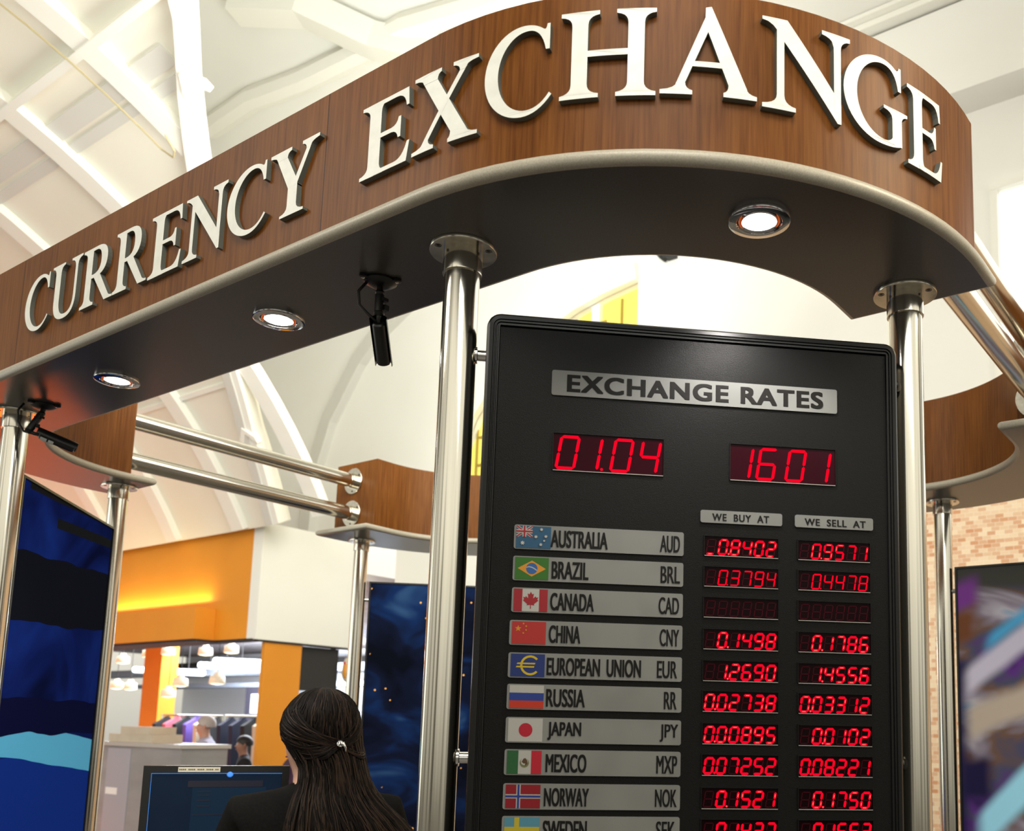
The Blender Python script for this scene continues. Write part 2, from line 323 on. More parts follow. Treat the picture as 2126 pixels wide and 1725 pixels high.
# yellow arched window
def pane_mat():
    m = mat('yellow_glass', (.8, .62, .12), .3, emit=(1, .78, .14), es=.38); return m
wn = thing('window_1', 'arched yellow glass window behind the exchange board', None); tag(wn, kind='structure'); 
mb = MB(); prism(mb, hole, lambda x, y, t: (x, WY + .10 - t, y), 0, .02, 0, 0); recalc(mb.build('window_pane', pane_mat(), wn))
mb = MB()
for x in (-5.048, -6.0): mb.box((x, WY + .06, 4.2), (.09, .05, 2.3 if x > -5.5 else 1.5))
mb.box((-4.50, WY + .04, 4.3), (.10, .10, 2.3)); mb.build('window_mullion', M_BEAM, wn)
M_MUNTIN = mat('ochre_muntin', (.34, .25, .04), .6)
mb = MB()
for z in (3.5, 3.78, 4.06, 4.34, 4.62, 4.90, 5.18): mb.box((-5.5, WY + .075, z), (1.95 if z < 5 else 1.1, .02, .025))
for x in (-4.78, -5.3, -5.55, -5.8, -6.25, -6.5): mb.box((x, WY + .075, 4.2 if x > -5.4 else 4.0), (.022, .02, 2.3 if x > -5.4 else 1.6))
mb.build('window_grid', M_MUNTIN, wn)
mb = MB()
def arch_band(mb, pts, w, t0, t1):
    n = len(pts); vs = []
    for i, (x, z) in enumerate(pts):
        a = Vector(pts[max(i - 1, 0)]); b = Vector(pts[min(i + 1, n - 1)]); d = (b - a).normalized(); nn = Vector((-d.y, d.x))
        for k in (0, w):
            for t in (t0, t1): vs.append((x + nn.x * k, t, z + nn.y * k))
    fs = [(i * 4 + a, i * 4 + b, i * 4 + 4 + b, i * 4 + 4 + a) for i in range(n - 1) for a, b in ((0, 1), (1, 3), (3, 2), (2, 0))]
    mb.add(vs, fs + [(0, 1, 3, 2), (n * 4 - 4, n * 4 - 3, n * 4 - 1, n * 4 - 2)])
arch_band(mb, ARCH, .16, WY - .07, WY + .02); recalc(mb.build('window_surround', M_BEAM, wn))
wn2 = thing('window_2', 'bright white window in the right wall', None); tag(wn2, kind='structure')
mb = MB(); mb.box((.6, WY - .005, 4.15), (4.2, .02, 2.24)); mb.build('window_pane', mat('daylit_glass', (.9, .92, .9), .3, emit=(.97, 1, .97), es=1.05), wn2)
mb = MB(); mb.box((-1.535, WY - .02, 4.15), (.05, .045, 2.28)); mb.box((.59, WY - .02, 5.315), (4.3, .05, .05)); mb.build('window_frame', M_BEAM, wn2)
# lunette arch on the back wall
mb = MB(); LUN = [(-8.83, 3.6), (-8.80, 4.27), (-8.588, 4.817), (-8.158, 5.394), (-7.80, 5.68), (-7.3, 5.93), (-6.8, 6.05)]
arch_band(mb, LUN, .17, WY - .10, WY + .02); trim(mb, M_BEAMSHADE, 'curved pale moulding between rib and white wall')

# ------------------------------------------------------------------ kiosk canopies
def u_path(cxL, cxR, cy, r, yend, sgn):
    P = []; arcn = 28
    s_arc = PI / 2 * (.665)
    def addp(x, y, nx, ny, s): P.append((x, y, nx, ny, s))
    L = cxR - cxL
    # left leg end -> arc -> straight -> arc -> right leg end ; s = 0 where the right-hand arc begins
    addp(cxL - r, yend, -1, 0, -L - s_arc - abs(yend - cy))
    for i in range(arcn + 1):
        a = PI / 2 * i / arcn; addp(cxL - r * math.cos(a), cy - sgn * r * math.sin(a), -math.cos(a), -sgn * math.sin(a), -L - s_arc + s_arc * i / arcn)
    for i in range(1, 12): addp(cxL + L * i / 12, cy - sgn * r, 0, -sgn, -L + L * i / 12)
    for i in range(arcn + 1):
        a = PI / 2 * i / arcn; addp(cxR + r * math.sin(a), cy - sgn * r * math.cos(a), math.sin(a), -sgn * math.cos(a), s_arc * i / arcn)
    addp(cxR + r, yend, 1, 0, s_arc + abs(yend - cy))
    return P
def cut(P, yend):
    Q = list(P); x, y, nx, ny, s = P[0]; Q[0] = (x, yend, nx, ny, s + abs(y - yend)); x, y, nx, ny, s = P[-1]; Q[-1] = (x, yend, nx, ny, s - abs(y - yend)); return Q
def canopy(root, P, yend_box, h_plate, h_box, zt0, zt1):
    Q = P if yend_box is None else cut(P, yend_box)
    mb = MB(); n = len(Q); vs = []; ss = []
    for i, (x, y, nx, ny, s) in enumerate(Q):
        f = (s - Q[0][4]) / (Q[-1][4] - Q[0][4]); zt = zt0 + (zt1 - zt0) * f
        vs += [(x + nx * h_box, y + ny * h_box, 2.3755), (x + nx * h_box, y + ny * h_box, zt), (x - nx * h_box, y - ny * h_box, zt), (x - nx * h_box, y - ny * h_box, 2.3755)]; ss.append((s, zt))
    mb.v = vs
    for i in range(n - 1):
        a, b = i * 4, i * 4 + 4
        for k, (p, q) in enumerate(((0, 1), (1, 2), (2, 3))):
            mb.f.append((a + p, b + p, b + q, a + q)); mb.m.append(0)
            o = (0, 3.3, 7.7)[k]; s0, s1 = ss[i][0] + o, ss[i + 1][0] + o
            lo, hi = ((2.3755, None), (2.7, 2.8), (None, 2.3755))[k]
            z = lambda t, i: ss[i][1] if t is None else t
            mb.uv[len(mb.f) - 1] = [(s0, z(lo, i)), (s1, z(lo, i + 1)), (s1, z(hi, i + 1)), (s0, z(hi, i))]
    for e, o in ((0, 11.0), ((n - 1) * 4, 12.3)):
        mb.f.append((e, e + 1, e + 2, e + 3)); mb.m.append(0); mb.uv[len(mb.f) - 1] = [(o, 2.37), (o, 2.64), (o + .26, 2.64), (o + .26, 2.37)]
    fas = recalc(mb.build('fascia', M_WOOD, root, angle=30))
    # shelf plate with bullnose edge
    rb = .0125; hp = h_plate - rb
    pts = []
    Pp = list(P); dy = rb if P[0][1] > P[1][1] else -rb
    Pp[0] = (P[0][0], P[0][1] - dy, *P[0][2:]); Pp[-1] = (P[-1][0], P[-1][1] - dy, *P[-1][2:])
    out = [Vector((x + nx * hp, y + ny * hp)) for x, y, nx, ny, s in Pp]; inn = [Vector((x - nx * hp, y - ny * hp)) for x, y, nx, ny, s in Pp]
    mb = MB(); n = len(Pp)
    for z in (2.35, 2.375):
        mb.v += [(p.x, p.y, z) for p in out] + [(p.x, p.y, z) for p in inn]
    for z in (0, 1):
        b = z * 2 * n
        for i in range(n - 1): mb.f.append((b + i, b + i + 1, b + n + i + 1, b + n + i)); mb.m.append(0)
    recalc(mb.build('soffit', M_SOFFIT, root))
    loop = out + inn[::-1]; m = len(loop); mb = MB(); K = 9
    area = sum(loop[i].x * loop[(i + 1) % m].y - loop[(i + 1) % m].x * loop[i].y for i in range(m)); sg = 1 if area > 0 else -1
    for i in range(m):
        a = (loop[i] - loop[i - 1]).normalized(); b = (loop[(i + 1) % m] - loop[i]).normalized()
        na = Vector((a.y, -a.x)) * sg; nb = Vector((b.y, -b.x)) * sg; mt = (na + nb).normalized(); k = 1 / max(.55, mt.dot(na))
        for j in range(K):
            t = -PI / 2 + PI * j / (K - 1); mb.v.append((loop[i].x + mt.x * k * rb * math.cos(t), loop[i].y + mt.y * k * rb * math.cos(t), 2.3625 + rb * math.sin(t)))
    for i in range(m):
        for j in range(K - 1): mb.f.append((i * K + j, (i + 1) % m * K + j, (i + 1) % m * K + j + 1, i * K + j + 1)); mb.m.append(0)
    recalc(mb.build('edge_trim', M_TRIM, root, angle=50))
    return fas
front = thing('kiosk_canopy', 'front curved cherry wood canopy carrying the white letters', 'canopy', group=None)
PF = u_path(-2.82, -1.085, 1.60, .54, 1.682, 1)
canopy(front, PF, 1.592, .14, .125, 2.655, 2.628)
back = thing('kiosk_canopy', 'rear cherry wood canopy without letters behind the exchange board', 'canopy')
PB = u_path(-2.77, -.99, 2.66, .54, 2.515, -1)
canopy(back, PB, 2.585, .165, .13, 2.668, 2.668)

# ------------------------------------------------------------------ raised serif letters
def bez(p0, p1, p2, n=7): return [((1 - t) ** 2 * p0[0] + 2 * t * (1 - t) * p1[0] + t * t * p2[0], (1 - t) ** 2 * p0[1] + 2 * t * (1 - t) * p1[1] + t * t * p2[1]) for t in [i / n for i in range(n + 1)]]
def ell(cx, cy, rx, ry, a0, a1, n=28): return [(cx + rx * math.cos(math.radians(a0 + (a1 - a0) * i / n)), cy + ry * math.sin(math.radians(a0 + (a1 - a0) * i / n))) for i in range(n + 1)]
def stem(xl, xr, sl, sr, bot=True, top=True, tl=None, tr=None, b=.10):
    tl = sl if tl is None else tl; tr = sr if tr is None else tr; P = []
    if bot: P += [(sl, 0), (sr, 0), (sr, .045)] + bez((sr, .045), (xr, .06), (xr, b + .06), 5)[1:]
    else: P += [(xl, 0), (xr, 0)]
    if top: P += bez((xr, 1 - b - .06), (xr, .94), (tr, .955), 5) + [(tr, 1), (tl, 1)] + bez((tl, .955), (xl, .94), (xl, 1 - b - .06), 5)
    else: P += [(xr, 1), (xl, 1)]
    if bot: P += bez((xl, b + .06), (xl, .06), (sl, .045), 5)
    return P
def dserif(xc, hw, y, up, stw, inx=None):
    """small bracketed foot for a diagonal: up=+1 foot on baseline"""
    inx = xc if inx is None else inx
    return [(xc - hw, y), (xc + hw, y), (xc + hw, y + up * .045)] + bez((xc + hw, y + up * .045), (inx + stw, y + up * .06), (inx + stw, y + up * .13), 4)[1:] + bez((inx - stw, y + up * .13), (inx - stw, y + up * .06), (xc - hw, y + up * .045), 4)
def gC():
    o = ell(.53, .5, .53, .5, 38, 322); i = ell(.61, .5, .43, .445, 318, 46)
    return [o + [(.985, .235), (.93, .20)] + i + [(.90, .66), (.955, .66), (.965, .98), (.925, .98), (.90, .90), (.955, .81)]] if False else [
        [(.955, .98), (.915, .98)] + bez((.915, .98), (.90, .90), (.86, .93), 4)[1:] + bez((.86, .93), (.74, 1.0), (.58, 1.0), 6)[1:] + ell(.58, .5, .58, .5, 90, 270, 30)[1:] + bez((.58, 0), (.82, 0), (1.0, .20), 8)[1:] + [(.965, .225)] + bez((.965, .225), (.83, .065), (.64, .065), 7)[1:] + ell(.64, .5, .435, .435, 270, 90, 28)[1:] + bez((.64, .935), (.84, .935), (.90, .70), 8)[1:] + [(.955, .70)]]
def gG():
    return [[(.895, .98), (.86, .98)] + bez((.86, .98), (.85, .92), (.80, .94), 4)[1:] + bez((.80, .94), (.70, 1.0), (.56, 1.0), 6)[1:] + ell(.56, .5, .56, .5, 90, 270, 30)[1:] + bez((.56, 0), (.76, 0), (.90, .06), 6)[1:] + [(.90, .10), (.90, .10), (.74, .12)] + bez((.74, .12), (.70, .06), (.60, .06), 5)[1:] + ell(.60, .5, .41, .44, 270, 90, 28)[1:] + bez((.60, .94), (.80, .94), (.845, .70), 8)[1:] + [(.895, .70)],
            [(.74, .05), (.90, .05), (.90, .36)] + bez((.90, .36), (.91, .42), (1.0, .43), 4)[1:] + [(1.0, .465), (.60, .465), (.60, .43)] + bez((.60, .43), (.74, .42), (.74, .34), 4)[1:]]
def gE():
    return [stem(.16, .40, 0, .48), [(.30, .96), (.30, .998), (.94, .998), (.96, .76), (.91, .76)] + bez((.91, .76), (.88, .94), (.70, .94), 5)[1:] + [(.38, .94)],
            [(.36, .485), (.36, .545), (.62, .545)] + bez((.62, .545), (.74, .55), (.76, .655), 4)[1:] + [(.81, .655), (.81, .375), (.76, .375)] + bez((.76, .375), (.74, .48), (.62, .485), 4)[1:],
            [(.30, .003), (.95, .003), (1.0, .27), (.95, .27)] + bez((.95, .27), (.88, .06), (.70, .06), 6)[1:] + [(.40, .06), (.30, .05)]]
def gH(): return [stem(.12, .29, 0, .41), stem(.71, .88, .59, 1.0), [(.28, .47), (.72, .47), (.72, .54), (.28, .54)]]
def gA():
    return [[(.157, .10), (.243, .10), (.545, .86), (.50, .985)], [(.46, .985), (.52, 1.0), (.90, .10), (.714, .10), (.455, .80)], [(.27, .315), (.70, .315), (.675, .375), (.29, .375)],
            dserif(.165, .165, 0, 1, .045, .212), dserif(.825, .175, 0, 1, .093, .795)]
def gN():
    return [stem(.155, .235, 0, .36, True, False), [(0, 1), (.27, 1), (.885, .22), (.885, 0), (.84, 0), (.20, .80)] + bez((.20, .80), (.13, .955), (0, .965), 4), [(.80, .12)] + [(.882, .12)] + stem(.80, .885, .66, 1.0, False, True)[2:-2] + [(.80, .84)]]
def gU():
    return [[(.12, .965 - .10)] + [(.12, .34)] + bez((.12, .34), (.12, 0), (.50, 0), 10)[1:] + bez((.50, 0), (.86, 0), (.86, .36), 10)[1:] + [(.86, .86), (.78, .86), (.78, .36)] + bez((.78, .36), (.78, .075), (.53, .075), 8)[1:] + bez((.53, .075), (.30, .075), (.30, .36), 8)[1:] + [(.30, .86)],
            [(0, 1), (.42, 1), (.42, .965)] + bez((.42, .965), (.30, .95), (.30, .84), 4)[1:] + bez((.12, .84), (.12, .95), (0, .965), 4),
            [(.64, 1), (1, 1), (1, .965)] + bez((1, .965), (.86, .95), (.86, .84), 4)[1:] + bez((.78, .84), (.78, .95), (.64, .965), 4)]
def gR():
    return [stem(.12, .30, 0, .42, tl=0, tr=.30), [(.28, 1), (.44, 1)] + bez((.44, 1), (.76, 1.0), (.76, .745), 8)[1:] + bez((.76, .745), (.76, .47), (.40, .465), 8)[1:] + [(.28, .465), (.28, .53)] + bez((.28, .53), (.57, .50), (.57, .735), 8)[1:] + bez((.57, .735), (.57, .945), (.40, .945), 7)[1:] + [(.28, .94)],
            [(.36, .49), (.54, .52), (.88, .07)] + bez((.88, .07), (.92, .035), (1, .035), 4)[1:] + [(1, 0), (.76, 0)]]
def gX():
    return [[(.137, .91), (.357, .91), (.863, .09), (.643, .09)], [(.163, .09), (.243, .09), (.827, .91), (.747, .91)],
            dserif(.18, .18, 0, 1, .04, .231), dserif(.79, .21, 0, 1, .11, .728), dserif(.22, .22, 1, -1, .11, .272), dserif(.80, .18, 1, -1, .04, .759)]
def gY():
    return [stem(.41, .60, .27, .75, True, False)[:0] + [(.27, 0), (.75, 0), (.75, .035)] + bez((.75, .035), (.60, .05), (.60, .14), 4)[1:] + [(.60, .42), (.41, .42)] + bez((.41, .14), (.41, .05), (.27, .035), 4),
            [(.41, .40), (.60, .40), (.60, .46), (.335, .91), (.133, .91)], [(.52, .40), (.60, .43), (.849, .91), (.767, .91), (.52, .46)],
            dserif(.22, .22, 1, -1, .102, .257), dserif(.83, .17, 1, -1, .042, .787)]
GL = dict(C=gC, G=gG, E=gE, H=gH, A=gA, N=gN, U=gU, R=gR, X=gX, Y=gY)
RF = .665; FCX, FCY = -1.085, 1.60
def face_pt(s, z, off):
    if s <= 0: return (FCX + s, FCY - RF - off, z)
    a = s / RF
    if a <= PI / 2: return (FCX + (RF + off) * math.sin(a), FCY - (RF + off) * math.cos(a), z)
    return (FCX + RF + off, FCY + (s - RF * PI / 2), z)
LET = [('C', -1.349, -1.230, 2.436, 2.572), ('U', -1.222, -1.084, 2.436, 2.572), ('R', -1.078, -.938, 2.435, 2.570), ('R', -.937, -.803, 2.435, 2.571), ('E', -.796, -.678, 2.431, 2.565), ('N', -.670, -.529, 2.432, 2.564), ('C', -.525, -.402, 2.431, 2.566), ('Y', -.395, -.256, 2.431, 2.562),
       ('E', -.142, -.024, 2.431, 2.560), ('X', -.017, .114, 2.432, 2.564), ('C', .124, .234, 2.440, 2.588), ('H', .246, .386, 2.456, 2.595), ('A', .392, .533, 2.459, 2.601), ('N', .541, .686, 2.453, 2.599), ('G', .674, .802, 2.448, 2.592), ('E', .803, .893, 2.437, 2.573)]
names16 = 'CURRENCYEXCHANGE'
ordn = {}
for ch, s0, s1, z0, z1 in LET:
    mb = MB()
    for k, poly in enumerate(GL[ch]()):
        # subdivide long edges so the letter bends with the fascia
        Q = []
        for (xa, ya), (xb, yb) in zip(poly, poly[1:] + poly[:1]):
            if abs(xa - xb) + abs(ya - yb) < 1e-5: continue
            m = max(1, int(abs(xb - xa) * (s1 - s0) / .012)); Q += [(xa + (xb - xa) * i / m, ya + (yb - ya) * i / m) for i in range(m)]
        prism(mb, Q, lambda x, y, t: face_pt(s0 + x * (s1 - s0), z0 + y * (z1 - z0), t), -.001, .0095 + k * .00005)
    o = recalc(mb.build('letter', [M_LETTER, M_LSIDE], front)); o['label'] = 'raised white letter %s with grey sides' % ch

# ------------------------------------------------------------------ poles
def pole(x, y, label, zt=2.35, view=True):
    t = thing('steel_pole', label, 'pole', (x, y, 0), 0, 'brushed steel poles holding the canopies')
    mb = MB(); mb.lathe([(.0298, 0), (.0298, zt - .01)], 56); mb.build('tube', M_STEEL, t, angle=40)
    mb = MB(); mb.lathe([(.0300, zt - .046), (.0328, zt - .046), (.0331, zt - .044), (.0331, zt - .006), (.0300, zt - .006)], 56); mb.build('collar', M_STEEL, t, angle=40)
    mb = MB(); mb.lathe([(.0300, zt - .0065), (.0560, zt - .0065), (.0568, zt - .0055), (.0568, zt - .0004), (.030, zt - .0004)], 64); mb.build('flange', M_STEEL, t, angle=40)
    a0 = math.atan2(-y, -x)
    for da in (66, -66, 180):
        a = a0 + math.radians(da); mb = MB(); px, py = .0455 * math.cos(a), .0455 * math.sin(a)
        mb.lathe([(.0056, zt - .0062), (.0056, zt - .0069), (.0048, zt - .0070), (.0040, zt - .0064), (.0020, zt - .0068), (0, zt - .0068)], 20, origin=(px, py, 0)); mb.build('screw', M_DARKSCREW, t, angle=40)
    mb = MB(); mb.lathe([(.070, 0), (.070, .008), (.031, .012)], 40); mb.build('foot_plate', M_STEEL, t, angle=40)
    return t
pole(-1.128, 1.07, 'steel pole left of the exchange board'); pole(-.552, 1.618, 'steel pole right of the exchange board')
pole(-2.77, 1.063, 'steel pole at the left edge of the photo'); pole(-3.347, 1.62, 'steel pole between the blue panel and the orange shop')
pole(-3.383, 2.69, 'steel pole under the rear block with two rail ends'); pole(-.98, 3.22, 'rear steel pole beside the purple panel')

# ------------------------------------------------------------------ rails
def rail(x, z, label, y0=1.592, y1=2.585):
    t = thing('steel_rail', label, 'rail', (x, y0, z), 0, 'double steel rails joining the canopies'); L = y1 - y0
    mb = MB(); mb.cyl((0, 0, 0), (0, L, 0), .0300, 40); mb.build('tube', M_STEELH, t, angle=40)
    for ya, sg in ((0, 1), (L, -1)):
        mb = MB(); mb.lathe([(.0302, .0005), (.0572, .0005), (.0572, .005), (.0562, .006), (.0302, .006)], 48, (0, sg, 0), (0, ya, 0)); f = mb.build('flange', M_STEELH, t, angle=40)
        mb = MB(); mb.lathe([(.0302, .006), (.0330, .006), (.0330, .030), (.0302, .030)], 48, (0, sg, 0), (0, ya, 0)); mb.build('collar', M_STEELH, t, angle=40)
        for a in (30, 150, 270):
            p = (.0455 * math.cos(math.radians(a)), ya + sg * .006, .0455 * math.sin(math.radians(a)))
            mb = MB(); mb.lathe([(.004, 0), (.004, .0012), (0, .0014)], 12, (0, sg, 0), p); mb.build('screw', M_DARKSCREW, t)
rail(-3.328, 2.588, 'upper steel rail on the left going to the rear block'); rail(-3.328, 2.445, 'lower steel rail on the left going to the rear block')
rail(-.53, 2.588, 'upper steel rail at the right edge of the photo'); rail(-.525, 2.445, 'lower steel rail at the right edge of the photo')

# ------------------------------------------------------------------ downlights
M_BULB = mat('lit_bulb', (1, 1, 1), .3, emit=(1, .97, 1), es=14)
M_GLOW = mat('orange_rim_gleam', (.5, .1, .02), .2, emit=(1, .16, .02), es=.35)  # reflected orange gleam, made as glowing crescents facing the view
for x, y, label in ((-.6585, 1.25, 'chrome downlight above the exchange board'), (-1.642, 1.07, 'middle chrome downlight beside the hanging camera'), (-2.280, 1.075, 'chrome downlight nearest the left pole')):
    t = thing('downlight', label, 'downlight', (x, y, 2.35), 0, 'recessed downlights in the front canopy')
    mb = MB(); mb.lathe([(.0496, .0005), (.0498, -.003), (.0488, -.0055), (.047, -.0062), (.0365, -.0062), (.0355, -.0052), (.0345, -.0005)], 64); mb.build('trim_ring', M_CHROME, t, angle=30)
    va = math.atan2(-y, -x)
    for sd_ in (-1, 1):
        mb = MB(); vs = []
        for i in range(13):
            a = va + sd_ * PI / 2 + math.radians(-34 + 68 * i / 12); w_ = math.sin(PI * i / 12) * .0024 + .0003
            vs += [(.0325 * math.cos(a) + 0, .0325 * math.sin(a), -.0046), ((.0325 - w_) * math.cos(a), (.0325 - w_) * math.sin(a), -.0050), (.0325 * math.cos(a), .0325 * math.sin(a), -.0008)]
        mb.add(vs, [(i * 3 + p, i * 3 + q, i * 3 + 3 + q, i * 3 + 3 + p) for i in range(12) for p, q in ((0, 1), (1, 2), (2, 0))] + [(0, 1, 2), (36, 37, 38)]); o = recalc(mb.build('rim_gleam', M_GLOW, t)); o['label'] = 'orange gleam modelled as a glowing crescent at the lamp rim'
    mb = MB(); mb.lathe([(.0345, -.0008), (.0335, -.0030), (.0295, -.0036), (.0285, -.0050), (.0275, -.0050), (.0265, -.0030)], 56); mb.build('reflector', M_CHROME, t, angle=40)
    mb = MB(); mb.lathe([(.0272, -.0012), (.0265, -.0042), (.018, -.0058), (0, -.0064)], 48); mb.build('bulb', M_BULB, t, smooth=True)
    lamp('downlight_lamp', 'SPOT', (x, y, 2.325), (x, y, 0), 22, (1, .95, .9), .025, spot=120, blend=.8)

# ------------------------------------------------------------------ security cameras
def cctv(label, base, knuckle0, knuckle1, b0, b1, sticker, cab):
    t = thing('security_camera', label, 'security camera', base, 0); B = Vector(base); L = lambda p: Vector(p) - B
    mb = MB(); mb.lathe([(.030, -.0003), (.030, -.004), (.022, -.009), (.012, -.013), (0, -.013)], 40); 
    va = math.atan2(-base[1], -base[0])
    for k in range(3):
        a = va + PI + k * 2 * PI / 3; c = Vector((.033 * math.cos(a), .033 * math.sin(a), 0)); mb.lathe([(.0085, -.0003), (.0085, -.005), (.006, -.006), (0, -.006)], 20, origin=c)
    mb.build('base_plate', M_BLKPL, t, angle=40)
    for k in range(3):
        a = va + PI + k * 2 * PI / 3; c = Vector((.034 * math.cos(a), .034 * math.sin(a), -.006)); mb = MB(); mb.lathe([(.0035, 0), (.0035, -.001), (0, -.0018)], 14, origin=c); mb.build('screw', M_STEEL, t)
    k0, k1, e0, e1 = L(knuckle0), L(knuckle1), L(b0), L(b1)
    mb = MB(); mb.cyl((0, 0, -.012), k0, .006, 16); mb.lathe([(0, -.008), (.0075, -.004), (.009, 0), (.0075, .004), (0, .008)], 16, origin=k0)
    d = (k1 - k0).normalized(); mb.cyl(k0 + d * .004, k1, .0088, 20); mb.lathe([(0, -.009), (.008, -.004), (.0095, 0), (.008, .004), (0, .009)], 16, origin=k1)
    side = d.cross(Vector((.6, .8, 0))).normalized(); sx = Vector((.62, .78, 0)).normalized()
    mb.box(k0 + d * .014 + sx * .004, (.022, .012, .006)); mb.box(k0.lerp(k1, .72) + sx * .010, (.010, .010, .010)); mb.build('bracket_arm', M_BLKPL, t, angle=40)
    ax = (e1 - e0).normalized(); Lb = (e1 - e0).length
    mb = MB(); mb.tube([k1, k1.lerp(e0, .5) + Vector((0, 0, -.004)), e0 + ax * .01], .0045, 12); mb.build('bracket_stem', M_BLKPL, t, angle=40)
    mb = MB(); mb.lathe([(0, 0), (.010, .001), (.0125, .004), (.0130, Lb - .006), (.0115, Lb), (.009, Lb + .001), (.0085, Lb - .004), (0, Lb - .004)], 32, ax, e0); mb.build('camera_body', M_BLKPL, t, angle=35)
    mb = MB(); mb.lathe([(.0080, Lb - .0045), (.006, Lb - .002), (0, Lb - .001)], 24, ax, e0); mb.build('lens', mat('dark_lens', (.01, .01, .015), .05), t, smooth=True)
    # curved sun shield, open underneath
    up = (Vector((0, 0, 1)) - ax * ax.z).normalized() if abs(ax.z) < .8 else (Vector((ax.x, ax.y, 0)).normalized() * -ax.z + Vector((0, 0, math.hypot(ax.x, ax.y)))).normalized()
    sd = ax.cross(up); mb = MB(); N = 16; vs = []
    for r in (.0158, .0148):
        for q in (-.006, Lb + .004):
            for i in range(N + 1):
                a = math.radians(-15 + 210 * i / N); vs.append(e0 + ax * q + sd * (r * math.cos(a)) + up * (r * math.sin(a)))
    n1 = N + 1; fs = []
    for i in range(N):
        fs += [(i, i + 1, n1 + i + 1, n1 + i), (2 * n1 + i, 3 * n1 + i, 3 * n1 + i + 1, 2 * n1 + i + 1), (i, 2 * n1 + i, 2 * n1 + i + 1, i + 1), (n1 + i, n1 + i + 1, 3 * n1 + i + 1, 3 * n1 + i)]
    fs += [(0, n1, 3 * n1, 2 * n1), (N, 2 * n1 + N, 3 * n1 + N, n1 + N)]
    mb.add(vs, fs); recalc(mb.build('sun_shield', M_BLKPL, t, angle=35))
    mb = MB(); mb.tube([L(c) for c in cab], .0028, 8); mb.build('cable', M_RUBBER, t, smooth=True)
    if sticker:
        vw = (Vector((0, 0, 1.55)) - Vector(b0)); vw = (vw - ax * vw.dot(ax)).normalized(); w2 = ax.cross(vw)
        for q, wid in ((.006, .015), (.025, .012)):
            mb = MB(); vs = []
            for k in (-1, 1):
                for i in range(5):
                    a = math.radians(-62 + 42 * i / 4); vs.append(e0 + ax * (q + (k + 1) / 2 * wid) + vw * (.0162 * math.cos(a)) + (w2 if w2.z > 0 else -w2) * (.0162 * math.sin(a)))
            mb.add(vs, [(i, i + 1, 6 + i, 5 + i) for i in range(4)]); s = mb.build('sticker', mat('worn_white_sticker', (.55, .60, .60), .5), t); s['label'] = 'small white sticker'
cctv('black security camera hanging straight down beside the middle downlight', (-1.339, 1.07, 2.35), (-1.3385, 1.0705, 2.326), (-1.3382, 1.071, 2.288), (-1.339, 1.0715, 2.272), (-1.3775, 1.1205, 2.218), False,
     [(-1.352, 1.052, 2.345), (-1.362, 1.042, 2.325), (-1.362, 1.045, 2.300), (-1.352, 1.058, 2.284), (-1.342, 1.070, 2.272)])
cctv('black security camera with white stickers aimed right near the left pole', (-2.635, 1.069, 2.35), (-2.6362, 1.0661, 2.325), (-2.6455, 1.045, 2.276), (-2.636, 1.066, 2.272), (-2.606, 1.140, 2.2475), True,
     [(-2.652, 1.03, 2.345), (-2.657, 1.02, 2.325), (-2.656, 1.022, 2.295), (-2.650, 1.036, 2.272), (-2.638, 1.062, 2.268)])

# ------------------------------------------------------------------ exchange rate board
BA = math.radians(42.2627); BO = Vector((-1.128, 1.07, 0)); DB = Vector((math.cos(BA), math.sin(BA), 0)); NB = Vector((math.sin(BA), -math.cos(BA), 0))
board = thing('exchange_rate_board', 'tall black electronic exchange rate board with flags and red digits', 'rate board', BO, BA)
# local frame: x along the board, -y towards the viewer, z up; front face at y = -.05
S0, S1, ZB, ZT, YF = .0470, .7505, 1.02, 2.2225, -.05
mb = MB(); mb.box(((S0 + S1) / 2, -.004, (ZB + ZT) / 2 - .002), (S1 - S0 - .012, .08, ZT - ZB - .012)); mb.build('housing', M_BLACK, board)
prof = [(0, .036), (0, -.040), (.0015, -.046), (.005, -.0495), (.011, -.050), (.0122, -.0478), (.0135, -.0478), (.0147, -.050), (.0158, -.050), (.0168, -.0472), (.0185, -.0472), (.0195, -.050), (.0215, -.0500), (.0225, -.0455), (.0225, -.040)]
def rrect(x0, x1, z0, z1, r, n=8):
    P = []
    for cx, cz, a0 in ((x1 - r, z1 - r, 0), (x0 + r, z1 - r, 90), (x0 + r, z0 + r, 180), (x1 - r, z0 + r, 270)):
        for i in range(n + 1): a = math.radians(a0 + 90 * i / n); P.append((cx + r * math.cos(a), cz + r * math.sin(a)))
    return P
mb = MB(); K = len(prof); vs = []
for q, y in prof:
    vs += [(x, y, z) for x, z in rrect(S0 + q, S1 - q, ZB + q, ZT - q, .0235 - q)]
n = 36
mb.add(vs, [(k * n + i, k * n + (i + 1) % n, (k + 1) * n + (i + 1) % n, (k + 1) * n + i) for k in range(K - 1) for i in range(n)])
recalc(mb.build('frame', noisy('black_anodised_frame', [(.3, (.004, .004, .0039)), (.7, (.007, .007, .0068))], 300, .30, 0, spec=.22), board, angle=30))
mb = MB(); mb.box((.39875, -.045, 1.62), (S1 - S0 - .0455, .004, ZT - ZB - .046)); mb.build('front_panel', M_BLACK, board)
for z in (2.165, 1.5):
    mb = MB(); mb.lathe([(.014, 0), (.014, .004), (.009, .005), (.009, .018), (.012, .019), (.012, .022)], 28, (1, 0, 0), (.0275, 0, z)); mb.build('standoff', M_CHROME, board, angle=40)
    mb = MB(); mb.lathe([(.012, 0), (.012, .003), (.009, .004), (.009, .018)], 28, (1, 0, 0), (.7495, 0, z)); mb.build('standoff', M_BLKPL, board, angle=40)
def place(s, z, y): return (s, y, z)
